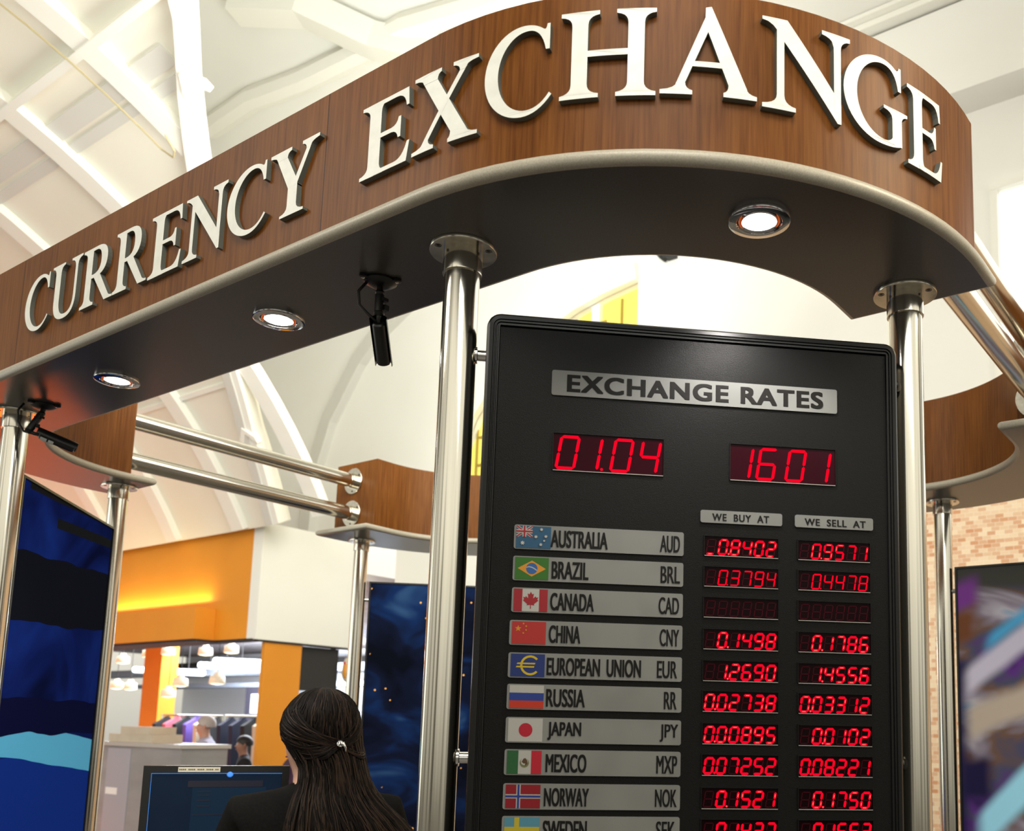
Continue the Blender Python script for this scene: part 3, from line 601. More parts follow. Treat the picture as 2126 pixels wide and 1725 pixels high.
def text_mesh(txt, s0, s1, z0, z1, y, name, m, parent, bold=0.0, space=1.0, th=.0006):
    """built-in font outlines; 'bold' (metres) thickens the strokes by stacking shifted copies"""
    cu = bpy.data.curves.new('t', 'FONT'); cu.body = txt; cu.size = 1; cu.space_character = space; cu.extrude = .5; cu.resolution_u = 6
    ob = bpy.data.objects.new('t', cu); COL.objects.link(ob); dg = bpy.context.evaluated_depsgraph_get(); me = bpy.data.meshes.new_from_object(ob.evaluated_get(dg))
    bpy.data.objects.remove(ob)
    xs = [v.co.x for v in me.vertices]; ys = [v.co.y for v in me.vertices]; ax, bx, ay, by = min(xs), max(xs), min(ys), max(ys)
    mb = MB(); k = 0; shifts = [(0, 0)] if not bold else [(dx * bold, dz * bold * .45) for dx in (-1, -.33, .33, 1) for dz in ((-1, 1) if bold > .0006 else (0,))]
    q = bold
    for dx, dz in shifts:
        mb.add([(s0 + q + dx + (v.co.x - ax) / (bx - ax) * (s1 - s0 - 2 * q), y + (-th - k * .00002 if v.co.z > 0 else 0), z0 + dz + (v.co.y - ay) / (by - ay) * (z1 - z0)) for v in me.vertices], [tuple(p.vertices) for p in me.polygons]); k += 1
    return recalc(mb.build(name, m, parent))
def flat(mb, poly, y, mi=0): mb.add([(s, y, z) for s, z in poly], [tuple(range(len(poly)))], mi)
def plate(s0, s1, z0, z1, name, label, r=.0035):
    mb = MB(); P = rrect(s0, s1, z0, z1, r, 4)
    prism(mb, P, lambda x, z, t: (x, YF + .0035 - t, z), 0, .0030, 0, 0); o = recalc(mb.build(name, M_PLATE, board)); o['label'] = label
    return o
YP = YF + .0005   # plate front
tp = plate(.1557, .6403, 2.0880, 2.1306, 'title_plate', 'silver plate reading EXCHANGE RATES')
text_mesh('EXCHANGE RATES', .1805, .6155, 2.0955, 2.1235, YP, 'lettering', M_INK, tp, bold=.0017, space=1.12)
bp = plate(.4058, .5440, 1.8880, 1.9090, 'column_plate', 'silver plate reading WE BUY AT'); text_mesh('WE  BUY  AT', .4255, .5215, 1.8922, 1.9038, YP, 'lettering', M_INK, bp, bold=.00040, space=1.15)
sp = plate(.5660, .7018, 1.8880, 1.9090, 'column_plate', 'silver plate reading WE SELL AT'); text_mesh('WE  SELL  AT', .5825, .6885, 1.8920, 1.9035, YP, 'lettering', M_INK, sp, bold=.00040, space=1.12)
# ---- flags
def fm(n, c): return mat('flag_' + n, tuple(k * .55 for k in c), .5, 0, .25)
FR, FB, FW, FG, FY = fm('red', (.32, .012, .022)), fm('navy', (.012, .030, .16)), fm('white', (.46, .46, .43)), fm('green', (.03, .14, .012)), fm('yellow', (.60, .43, .015))
FO, FT, FSB, FBR = fm('orange', (.62, .26, .02)), fm('teal', (.016, .085, .17)), fm('sky', (.09, .28, .38)), fm('brown', (.10, .05, .02))
FMB, FVR, FRB = fm('mid_blue', (.03, .11, .33)), fm('vermilion', (.52, .035, .012)), fm('royal', (.018, .045, .26))
def star(cx, cy, r, n=5, ri=.4, rot=90): return [(cx + (r if i % 2 == 0 else r * ri) * math.cos(math.radians(rot + 180 * i / n)), cy + (r if i % 2 == 0 else r * ri) * math.sin(math.radians(rot + 180 * i / n))) for i in range(2 * n)]
def rect(x0, y0, x1, y1): return [(x0, y0), (x1, y0), (x1, y1), (x0, y1)]
def flag_shapes(k):
    """unit box, 1.5 wide x 1 high: (material, polygon) from back to front"""
    B = rect(0, 0, 1.5, 1); disc = lambda cx, cy, r, n=24: [(cx + r * math.cos(2 * PI * i / n), cy + r * math.sin(2 * PI * i / n)) for i in range(n)]
    if k == 'AUSTRALIA':
        S = [(FT, B), (FW, [(0, .5), (.09, .5), (.7, .93), (.7, 1), (.6, 1), (0, .58)]), (FW, [(0, 1), (0, .93), (.6, .5), (.7, .5), (.7, .57), (.09, 1)]), (FR, [(0, .5), (.05, .5), (.7, .97), (.7, 1), (.66, 1), (0, .54)]), (FR, [(0, 1), (0, .965), (.65, .5), (.7, .5), (.7, .53), (.05, 1)]),
             (FW, rect(0, .67, .7, .83)), (FW, rect(.27, .5, .43, 1)), (FR, rect(0, .71, .7, .79)), (FR, rect(.31, .5, .39, 1))]
        for cx, cy, r in ((.28, .22, .11), (1.08, .86, .085), (.85, .52, .09), (1.28, .55, .085), (1.21, .35, .06), (1.07, .17, .085)): S.append((FW, star(cx, cy, r, 7, .5)))
        return S
    if k == 'BRAZIL':
        return [(FG, B), (FO, [(.12, .5), (.75, .14), (1.38, .5), (.75, .86)]), (FMB, disc(.75, .5, .255)), (FW, [(.50, .56), (.62, .60), (.78, .57), (.92, .49), (1.0, .43), (.985, .40), (.90, .45), (.77, .525), (.62, .56), (.50, .525)])]
    if k == 'CANADA':
        half = [(0, .88), (.07, .76), (.15, .80), (.12, .58), (.24, .68), (.27, .62), (.37, .64), (.33, .53), (.38, .49), (.17, .33), (.19, .27), (.02, .29), (.025, .12), (0, .12)]
        leaf = [(.75 + x * .9, y) for x, y in half] + [(.75 - x * .9, y) for x, y in half[::-1][1:-1]]
        return [(FW, B), (FR, rect(0, 0, .375, 1)), (FR, rect(1.125, 0, 1.5, 1)), (FR, leaf)]
    if k == 'CHINA':
        S = [(fm('china_red', (.42, .025, .022)), B), (FO, star(.27, .68, .15, 5, .4, 90))]
        for cx, cy, a in ((.50, .90, 60), (.62, .79, 100), (.62, .62, 80), (.50, .48, 110)): S.append((FO, star(cx, cy, .055, 5, .45, a)))
        return S
    if k == 'EUR':
        a0, a1, c, R, r = 42, 318, (.86, .5), .44, .345
        o = [(c[0] + R * math.cos(math.radians(a0 + (a1 - a0) * i / 26)), c[1] + R * math.sin(math.radians(a0 + (a1 - a0) * i / 26))) for i in range(27)]
        i_ = [(c[0] + r * math.cos(math.radians(a1 - (a1 - a0) * i / 26)), c[1] + r * math.sin(math.radians(a1 - (a1 - a0) * i / 26))) for i in range(27)]
        return [(FB, B), (FY, o + i_), (FY, [(.26, .545), (1.06, .545), (1.09, .61), (.30, .61)]), (FY, [(.23, .40), (1.02, .40), (1.05, .465), (.26, .465)])]
    if k == 'RUSSIA': return [(FW, B), (FRB, rect(0, .33, 1.5, .67)), (FVR, rect(0, 0, 1.5, .33))]
    if k == 'JAPAN': return [(FW, B), (fm('japan_red', (.45, .01, .03)), disc(.76, .5, .30, 32))]
    if k == 'MEXICO': return [(FW, B), (fm('mexico_green', (.02, .11, .035)), rect(0, 0, .49, 1)), (fm('mexico_red', (.48, .012, .03)), rect(1.05, 0, 1.5, 1)), (fm('olive', (.17, .17, .07)), disc(.76, .48, .20)), (FW, disc(.76, .53, .155)), (FBR, [(.64, .52), (.72, .66), (.80, .68), (.88, .58), (.90, .46), (.84, .38), (.78, .36), (.80, .46), (.74, .44)])]
    if k == 'NORWAY': return [(fm('norway_red', (.26, .006, .014)), B), (FW, rect(.46, 0, .64, 1)), (FW, rect(0, .41, 1.5, .59)), (FRB, rect(.505, 0, .595, 1)), (FRB, rect(0, .455, 1.5, .545))]
    return [(FSB, B), (fm('sweden_yellow', (.55, .44, .03)), rect(.42, 0, .63, 1)), (fm('sweden_yellow', (0, 0, 0)), rect(0, .38, 1.5, .60))]
ROWS = [('AUSTRALIA', 'AUD', .1624, .2542, .3394, .3723, '_0.8402', ' 0.9571'), ('BRAZIL', 'BRL', .1656, .2246, .3412, .3731, ' 0.3794', ' 0.4478'), ('CANADA', 'CAD', .1650, .2344, .3388, .3723, '', ''), ('CHINA', 'CNY', .1645, .2145, .3414, .3731, ' 0.1498', ' 0.1786'),
        ('EUROPEAN  UNION', 'EUR', .1630, .3124, .3380, .3707, ' 1.2690', ' 1.4556'), ('RUSSIA', 'RR', .1636, .2246, .3501, .3707, '0.02738', '0.03312'), ('JAPAN', 'JPY', .1676, .2201, .3443, .3739, '0.00895', ' 0.0102'), ('MEXICO', 'MXP', .1663, .2297, .3398, .3731, '0.07252', '0.08221'),
        ('NORWAY', 'NOK', .1655, .2349, .3386, .3732, ' 0.1521', ' 0.1750'), ('SWEDEN', 'SEK', .1653, .2332, .3410, .3716, ' 0.1437', ' 0.1553')]
ZR = [1.8694, 1.8187, 1.7680, 1.7162, 1.6651, 1.6161, 1.5648, 1.5154, 1.4636, 1.4143]
SEG = {'0': 'abcdef', '1': 'bc', '2': 'abged', '3': 'abgcd', '4': 'fgbc', '5': 'afgcd', '6': 'afgedc', '7': 'abc', '8': 'abcdefg', '9': 'abcdfg', '_': 'd', ' ': ''}
def seg_poly(k, w, h, t, gap):
    """slanted hexagonal bars of one digit, origin lower left"""
    def hbar(y): return [(gap, y), (t / 2 + gap, y + t / 2), (w - t / 2 - gap, y + t / 2), (w - gap, y), (w - t / 2 - gap, y - t / 2), (t / 2 + gap, y - t / 2)]
    def vbar(x, y0, y1): return [(x, y0 + gap), (x + t / 2, y0 + t / 2 + gap), (x + t / 2, y1 - t / 2 - gap), (x, y1 - gap), (x - t / 2, y1 - t / 2 - gap), (x - t / 2, y0 + t / 2 + gap)]
    return dict(a=hbar(h), g=hbar(h / 2), d=hbar(0), f=vbar(0, h / 2, h), e=vbar(0, 0, h / 2), b=vbar(w, h / 2, h), c=vbar(w, 0, h / 2))[k]
def digits(disp, txt, xs, z0, w, h, t, y, ghost=True, hot=False, gt=None, dpx=.5):
    cells = []
    for ch in txt:
        if ch == '.': cells[-1] = (cells[-1][0], True)
        else: cells.append((ch, False))
    while len(cells) < len(xs): cells.append((' ', False))
    un = MB(); sh = math.tan(math.radians(9)); flatf = lambda d0: (lambda x, z, q: (x, y - d0 - q, z))
    for (ch, dp), x0 in zip(cells, xs):
        lit = MB()
        for k in 'abcdefg':
            on = k in SEG[ch]
            if not on and not ghost: continue
            tt = t if on else (gt or t * .55); P = [(x0 + x + z * sh, z0 + z) for x, z in seg_poly(k, w, h, tt, t * .06 if on else .0003)]
            prism(lit if on else un, P, flatf(0), 0, .0005 if on else .0003, 0, 0)
            if on and hot and random.random() < .5:
                c = [(x0 + x + z * sh, z0 + z) for x, z in seg_poly(k, w, h, t * .30, t * .85)]; prism(lit, c, flatf(.0005), 0, .0002, 1, 1)
        if dp:
            cx = x0 + w + t * .62 + dpx * t; r = t * .48
            prism(lit, [(cx + r * math.cos(2 * PI * i / 14), z0 + .2 * t + r * math.sin(2 * PI * i / 14)) for i in range(14)], flatf(.0001), 0, .0007, 0, 0)
            if hot: prism(lit, [(cx + r * .5 * math.cos(2 * PI * i / 10), z0 + .2 * t + r * .5 * math.sin(2 * PI * i / 10)) for i in range(10)], flatf(.0008), 0, .0002, 1, 1)
        if lit.v: o = recalc(lit.build('digit', [M_LED, M_LEDHOT], disp)); o['label'] = 'glowing red %s' % ('dash' if ch == '_' else ch + (' with decimal point' if dp else ''))
    if un.v: o = recalc(un.build('unlit_segments', M_GHOST, disp)); o['label'] = 'dark unlit digit segments'
def display(s0, s1, z0, z1, name, label, m):
    mb = MB(); P = rrect(s0, s1, z0, z1, .0015, 3); prism(mb, P, lambda x, z, t: (x, YF + .0042 - t, z), 0, .0018, 0, 0); d = recalc(mb.build(name, m, board)); d['label'] = label
    # recess: raised lip round the window, lower ledge with its highlight painted pale
    mb = MB(); q = .0016; yo, yi = YF + .0031, YF + .0006
    mb.box(((s0 + s1) / 2, (yo + yi) / 2, z1 + q / 2), (s1 - s0 + 2 * q, yo - yi, q)); mb.box((s0 - q / 2, (yo + yi) / 2, (z0 + z1) / 2), (q, yo - yi, z1 - z0)); mb.box((s1 + q / 2, (yo + yi) / 2, (z0 + z1) / 2), (q, yo - yi, z1 - z0)); mb.build('window_rim', M_BLACK, d)
    mb = MB(); mb.box(((s0 + s1) / 2, (yo + yi) / 2, z0 - .0006), (s1 - s0, yo - yi, .0011)); o = mb.build('window_ledge', M_LEDGE, d); o['label'] = 'lower edge of the window with its highlight painted pale'
    return d
YD = YF + .0023
d1 = display(.1618, .3426, 1.9629, 2.0241, 'date_display', 'red LED display reading 01.04', M_CLOCKW); digits(d1, '01.04', [.1668, .2045, .2555, .3010], 1.9665, .0285, .0525, .0050, YD, ghost=False, dpx=1.0)
d2 = display(.4553, .6366, 1.9629, 2.0241, 'time_display', 'red LED display reading 16 01', M_CLOCKW); digits(d2, '1601', [.4590, .5000, .5500, .5930], 1.9668, .0275, .0515, .0050, YD, ghost=False)
for i, ((nm, code, a, b, c, d, buy, sell), zt) in enumerate(zip(ROWS, ZR)):
    zb = zt - .0392; off = -.0015 if i >= 3 else 0
    key = 'EUR' if nm.startswith('EURO') else nm
    pl = plate(.1045 + off, .3785, zb, zt, 'country_plate', 'silver plate with flag reading %s %s' % (nm.replace('  ', ' '), code))
    text_mesh(nm, a, b, zb + .0052, zb + .0325, YP, 'country_name', M_INK, pl, bold=.00068)
    text_mesh(code, c, d, zb + .0052, zb + .0325, YP, 'currency_code', M_INK, pl, bold=.00052)
    shapes = flag_shapes(key); mats = []; mb = MB(); f0 = .1078 + off * .6; fw = .0530 if i != 0 else .0550
    for q, (m, poly) in enumerate(shapes):
        if m not in mats: mats.append(m)
        mi = mats.index(m); prism(mb, poly, lambda x, z, t: (f0 + x / 1.5 * fw, YP - t, zb + .0018 + z * .0356), 0, .0004 + q * .00007, mi, mi)
    fo = recalc(mb.build('flag', mats, pl)); fo['label'] = 'printed yellow euro sign on blue' if key == 'EUR' else 'printed flag of %s' % {}.get(key, nm.title())
    zw = ZR[i] - .0038; hot = i in (0, 3, 4, 5, 6, 8)
    for s0, s1, txt, col in ((.4132, .5372, buy, 'buy'), (.5715, .6955, sell, 'sell')):
        dd = display(s0, s1, zw - .0318, zw, 'rate_display', ('red LED %s rate for %s reading %s' % (col, nm.replace('  ', ' ').title(), txt.strip().replace('_', ''))) if txt else 'unlit %s rate display for Canada' % col, M_WINDOW)
        thick = .0040 if i in (0, 3, 4, 5, 6, 7, 8, 9) else .0024
        if i == 0 and col == 'sell': thick = .0034
        n0 = 6; xs = [s0 + .0028 + k * .0202 for k in range(n0)]
        digits(dd, txt, xs, zw - .0292, .0130, .0238, thick, YD, True, hot, .0017)

# ------------------------------------------------------------------ printed panels at the other corners
def art(name, stops, scale, dist, seed, bands=None, rough=.4, es=0.0, mapscale=(1, 1, 1), soft=.0006):
    m = mat(name, (1, 1, 1), rough, 0, 0.0); b = m.node_tree.nodes['Principled BSDF']
    tc = nd(m, 'ShaderNodeTexCoord'); mp = nd(m, 'ShaderNodeMapping'); mp.inputs['Location'].default_value = (seed, seed * .7, seed * .3); mp.inputs['Scale'].default_value = mapscale; lk(m, tc.outputs['Object'], mp.inputs[0])
    n = nd(m, 'ShaderNodeTexNoise'); n.inputs['Scale'].default_value = scale; n.inputs['Detail'].default_value = 3; n.inputs['Distortion'].default_value = dist; lk(m, mp.outputs[0], n.inputs[0])
    r = ramp(m, stops); lk(m, n.outputs[0], r.inputs[0]); last = r.outputs[0]
    if bands:
        sx = nd(m, 'ShaderNodeSeparateXYZ'); lk(m, tc.outputs['Object'], sx.inputs[0])
        nb_ = nd(m, 'ShaderNodeTexNoise'); nb_.inputs['Scale'].default_value = 3.0; lk(m, tc.outputs['Object'], nb_.inputs[0])
        for slope, wob, z0, z1, xlo, xhi, col in bands:
            e = nd(m, 'ShaderNodeMath', operation='MULTIPLY_ADD'); e.inputs[1].default_value = -slope; lk(m, sx.outputs[0], e.inputs[0]); lk(m, sx.outputs[2], e.inputs[2])
            e2 = nd(m, 'ShaderNodeMath', operation='MULTIPLY_ADD'); e2.inputs[1].default_value = wob; lk(m, nb_.outputs[0], e2.inputs[0]); lk(m, e.outputs[0], e2.inputs[2])
            mks = []
            for src, op, v in ((e2.outputs[0], 'GREATER_THAN', z0 + wob * .5), (e2.outputs[0], 'LESS_THAN', z1 + wob * .5), (sx.outputs[0], 'GREATER_THAN', xlo), (sx.outputs[0], 'LESS_THAN', xhi)):
                k = nd(m, 'ShaderNodeMapRange', interpolation_type='SMOOTHSTEP'); lk(m, src, k.inputs[0]); g_ = 1 if op == 'GREATER_THAN' else -1
                k.inputs[1].default_value = v - soft * g_ if g_ > 0 else v + soft * g_; k.inputs[2].default_value = v + soft; k.inputs[3].default_value = 0 if g_ > 0 else 1; k.inputs[4].default_value = 1 if g_ > 0 else 0; mks.append(k.outputs[0])
            cur = mks[0]
            for q in mks[1:]:
                k = nd(m, 'ShaderNodeMath', operation='MULTIPLY'); lk(m, cur, k.inputs[0]); lk(m, q, k.inputs[1]); cur = k.outputs[0]
            mm = nd(m, 'ShaderNodeMix', data_type='RGBA'); lk(m, cur, mm.inputs[0]); lk(m, last, mm.inputs[6]); mm.inputs[7].default_value = (*col, 1); last = mm.outputs[2]
    lk(m, last, b.inputs['Base Color'])
    if es: lk(m, last, b.inputs['Emission Color']); b.inputs['Emission Strength'].default_value = es
    return m
M_BLUEART = art('blue_print', [(.35, (.003, .005, .030)), (.5, (.005, .012, .095)), (.7, (.007, .024, .18))], 2.2, 1.2, 3.1,
                [(.0, .03, 1.02, 1.44, -1, 2, (.006, .024, .19)), (-.10, .02, 1.455, 1.555, -1, 2, (.08, .34, .56)), (.0, .05, 1.50, 1.60, -1, 2, (.004, .005, .028)), (.06, .06, 1.80, 1.99, -1, 2, (.006, .007, .012)), (.05, .01, 2.085, 2.115, .30, .9, (.009, .010, .012)), (.035, .01, 2.165, 2.3, .10, .9, (.010, .010, .011))], es=.30)
M_NIGHTART = art('night_print', [(.36, (.004, .005, .010)), (.52, (.006, .009, .026)), (.62, (.007, .022, .085)), (.72, (.03, .075, .17)), (.85, (.10, .13, .18))], 3.2, .8, 9.0, None, es=.2, mapscale=(1, 1, 1.5))
M_STORMART = art('purple_print', [(.28, (.010, .010, .035)), (.38, (.07, .025, .14)), (.45, (.05, .05, .085)), (.52, (.10, .06, .045)), (.58, (.14, .12, .15)), (.66, (.27, .255, .29)), (.76, (.06, .20, .30))], 2.6, .9, 1.7, [(0, .05, 2.03, 2.3, -1, 2, (.035, .035, .03)), (.3, .04, 1.95, 2.04, -1, .11, (.11, .03, .16)), (.3, .04, 1.84, 1.94, -1, .10, (.10, .04, .02)), (.8, .06, 1.62, 1.71, .05, 2, (.36, .34, .42)), (.8, .05, 1.715, 1.76, .14, 2, (.05, .24, .42)),
                 (.4, .07, 1.51, 1.61, .07, 2, (.31, .26, .21)), (0, .10, 1.34, 1.48, .04, .14, (.012, .010, .035)), (1.0, .06, 1.08, 1.20, .10, 2, (.22, .46, .58)), (0, .02, 1.0, 1.80, -1, .066, (.014, .011, .04))], es=.35, mapscale=(.8, 1, 1.7), soft=.028)
def dots(m, scale, r, col):
    b = m.node_tree.nodes['Principled BSDF']; src = b.inputs['Base Color'].links[0].from_socket
    tc = nd(m, 'ShaderNodeTexCoord'); v = nd(m, 'ShaderNodeTexVoronoi'); v.inputs['Scale'].default_value = scale; lk(m, tc.outputs['Object'], v.inputs[0])
    c = nd(m, 'ShaderNodeMath', operation='LESS_THAN'); c.inputs[1].default_value = r; lk(m, v.outputs['Distance'], c.inputs[0])
    n = nd(m, 'ShaderNodeTexNoise'); n.inputs['Scale'].default_value = 5; lk(m, tc.outputs['Object'], n.inputs[0]); g = nd(m, 'ShaderNodeMath', operation='GREATER_THAN'); g.inputs[1].default_value = .56; lk(m, n.outputs[0], g.inputs[0])
    k = nd(m, 'ShaderNodeMath', operation='MULTIPLY'); lk(m, c.outputs[0], k.inputs[0]); lk(m, g.outputs[0], k.inputs[1])
    mm = nd(m, 'ShaderNodeMix', data_type='RGBA'); lk(m, k.outputs[0], mm.inputs[0]); lk(m, src, mm.inputs[6]); mm.inputs[7].default_value = (*col, 1)
    lk(m, mm.outputs[2], b.inputs['Base Color']); lk(m, mm.outputs[2], b.inputs['Emission Color'])
dots(M_NIGHTART, 26, .11, (.9, .45, .12))
def panel(a, b, s0, s1, z0, z1, m, label):
    a = Vector((*a, 0)); b = Vector((*b, 0)); d = (b - a).normalized(); ang = math.atan2(d.y, d.x)
    t = thing('printed_panel', label, 'panel', a, ang, 'printed panels at the kiosk corners')
    mb = MB(); mb.box(((s0 + s1) / 2, 0, (z0 + z1) / 2), (s1 - s0 - .016, .02, z1 - z0 - .016)); mb.build('picture', m, t)
    mb = MB(); w = .007
    for c, dd in ((((s0 + s1) / 2, 0, z1 - w / 2), (s1 - s0, .03, w)), (((s0 + s1) / 2, 0, z0 + w / 2), (s1 - s0, .03, w)), ((s0 + w / 2, 0, (z0 + z1) / 2), (w, .03, z1 - z0 - 2 * w)), ((s1 - w / 2, 0, (z0 + z1) / 2), (w, .03, z1 - z0 - 2 * w))): mb.box(c, dd)
    mb.build('frame', M_BLKPL, t)
    L = (b - a).length
    for z in (z0 + .2, z1 - .08):
        for x0, x1 in ((.0285, s0 + .002), (s1 - .002, L - .0285)):
            if x1 - x0 > .002: mb = MB(); mb.cyl((x0, 0, z), (x1, 0, z), .008, 16); mb.build('standoff', M_CHROME, t, angle=40)
panel((-2.77, 1.063), (-3.347, 1.62), .045, .755, .95, 2.195, M_BLUEART, 'blue printed panel between the two left poles')
panel((-3.383, 2.69), (-2.84, 3.20), .045, .70, .95, 2.168, M_NIGHTART, 'dark night blue printed panel behind the woman')
panel((-.98, 3.22), (-.22, 3.235), .040, .70, .95, 2.115, M_STORMART, 'purple and cloudy printed panel at the right edge')

# ------------------------------------------------------------------ desk, monitor
VX = Vector((.6, .8, 0)); RZ = math.atan2(.8, .6)
desk = thing('desk', 'cherry wood service desk under the monitor', 'desk', (-2.36, 1.46, 0), math.atan2(.527, -.85) - PI / 2)
def wbox(mb, c, d):
    k = len(mb.f); mb.box(c, d)
    for i in range(k, len(mb.f)): mb.uv[i] = [(c[0] + 20, c[2]), (c[0] + d[0] + 20, c[2]), (c[0] + d[0] + 20, c[2] + d[2]), (c[0] + 20, c[2] + d[2])]
mb = MB(); wbox(mb, (0, .02, 1.0), (.70, .34, .03)); mb.build('top', M_WOOD, desk)
mb = MB(); wbox(mb, (0, .17, .49), (.66, .02, .98)); wbox(mb, (-.33, .03, .49), (.02, .28, .98)); wbox(mb, (.33, .03, .49), (.02, .28, .98)); mb.build('panels', M_WOOD, desk)
mon = thing('monitor', 'black computer monitor with dark blue screen beside the woman', 'monitor', (-2.337, 1.449, 1.015), math.atan2(.527, -.85) - PI / 2)
mb = MB()
for c, d in (((0, 0, .411), (.345, .03, .018)), ((0, 0, .103), (.345, .03, .022)), ((-.1635, 0, .256), (.018, .03, .292)), ((.1635, 0, .256), (.018, .03, .292)), ((0, .018, .256), (.33, .03, .30))): mb.box(c, d)
mb.build('bezel', M_BLKPL, mon)
M_SCREEN = noisy('dim_screen', [(.3, (.003, .005, .011)), (.7, (.005, .010, .020))], 9, .4, detail=3, spec=.1)
_b = M_SCREEN.node_tree.nodes['Principled BSDF']; _b.inputs['Emission Color'].default_value = (.02, .08, .20, 1); _b.inputs['Emission Strength'].default_value = .08
mb = MB(); mb.box((0, -.006, .258), (.311, .012, .290)); scr = mb.build('screen', M_SCREEN, mon)
mb = MB(); mb.box((0.0, -.0125, .4005), (.309, .001, .0015)); mb.box((-.1535, -.0125, .300), (.0009, .001, .20)); mb.build('light_line', mat('blue_backlight', (.05, .2, .6), .4, emit=(.06, .28, .9), es=.6), scr)
mb = MB(); mb.box((.02, -.0125, .374), (.178, .001, .016), 0); mb.box((.03, -.0125, .30), (.175, .001, .13), 1)
for z in (.355, .345, .332, .318, .296): mb.box((-.03 if z != .296 else .02, -.013, z), (.03 if z != .296 else .15, .001, .0022), 0)
mb.build('screen_window', [mat('window_title', (.006, .006, .02), .4), mat('window_body', (.005, .014, .030), .5, 0, .1, emit=(.02, .10, .22), es=.07)], scr)
mb = MB(); mb.box((-.045, -.0156, .4105), (.098, .0008, .0125), 0)
for k in range(22):
    if k % 5 != 4: mb.box((-.090 + k * .0042, -.0162, .4105), (.0026, .0004, .003), 1)
lab = mb.build('paper_label', [mat('cream_paper', (.62, .58, .45), .6), M_INK], mon); lab['label'] = 'cream paper strip with a line of small print'
mb = MB(); mb.box((0, .03, .05), (.05, .03, .11)); mb.box((0, .02, .008), (.22, .15, .012)); mb.build('stand', M_BLKPL, mon)
mb = MB(); mb.lathe([(.008, 0), (.006, .003), (0, .0035)], 20, (0, -1, 0), (.028, -.0125, .3985)); mb.build('indicator', mat('blue_backlight', (0, 0, 0)), scr)

# ------------------------------------------------------------------ people
M_SKIN = mat('skin', (.48, .27, .19), .5); M_SKIN2 = mat('skin_tanned', (.34, .17, .11), .5)
M_CLOTHBLK = noisy('black_cloth', [(.3, (.003, .003, .003)), (.7, (.006, .0055, .005))], 220, .9, detail=2, spec=.08)
def skin_mesh(name, nodes, edges, root, mats, parent=None, sub=2):
    me = bpy.data.meshes.new(name); me.from_pydata([n[0] for n in nodes], edges, []); me.update()
    o = bpy.data.objects.new(name, me); COL.objects.link(o)
    o.modifiers.new('skin', 'SKIN'); s = o.modifiers.new('sub', 'SUBSURF'); s.levels = s.render_levels = sub
    for i, n in enumerate(nodes):
        r = n[1]; me.skin_vertices[0].data[i].radius = r if isinstance(r, tuple) else (r, r); me.skin_vertices[0].data[i].use_root = (i == root)
    dg = bpy.context.evaluated_depsgraph_get(); m2 = bpy.data.meshes.new_from_object(o.evaluated_get(dg)); m2.name = name
    bpy.data.objects.remove(o); m2.materials.clear()
    for m in mats: m2.materials.append(m)
    m2.polygons.foreach_set('use_smooth', [True] * len(m2.polygons))
    return link(bpy.data.objects.new(name, m2), parent)
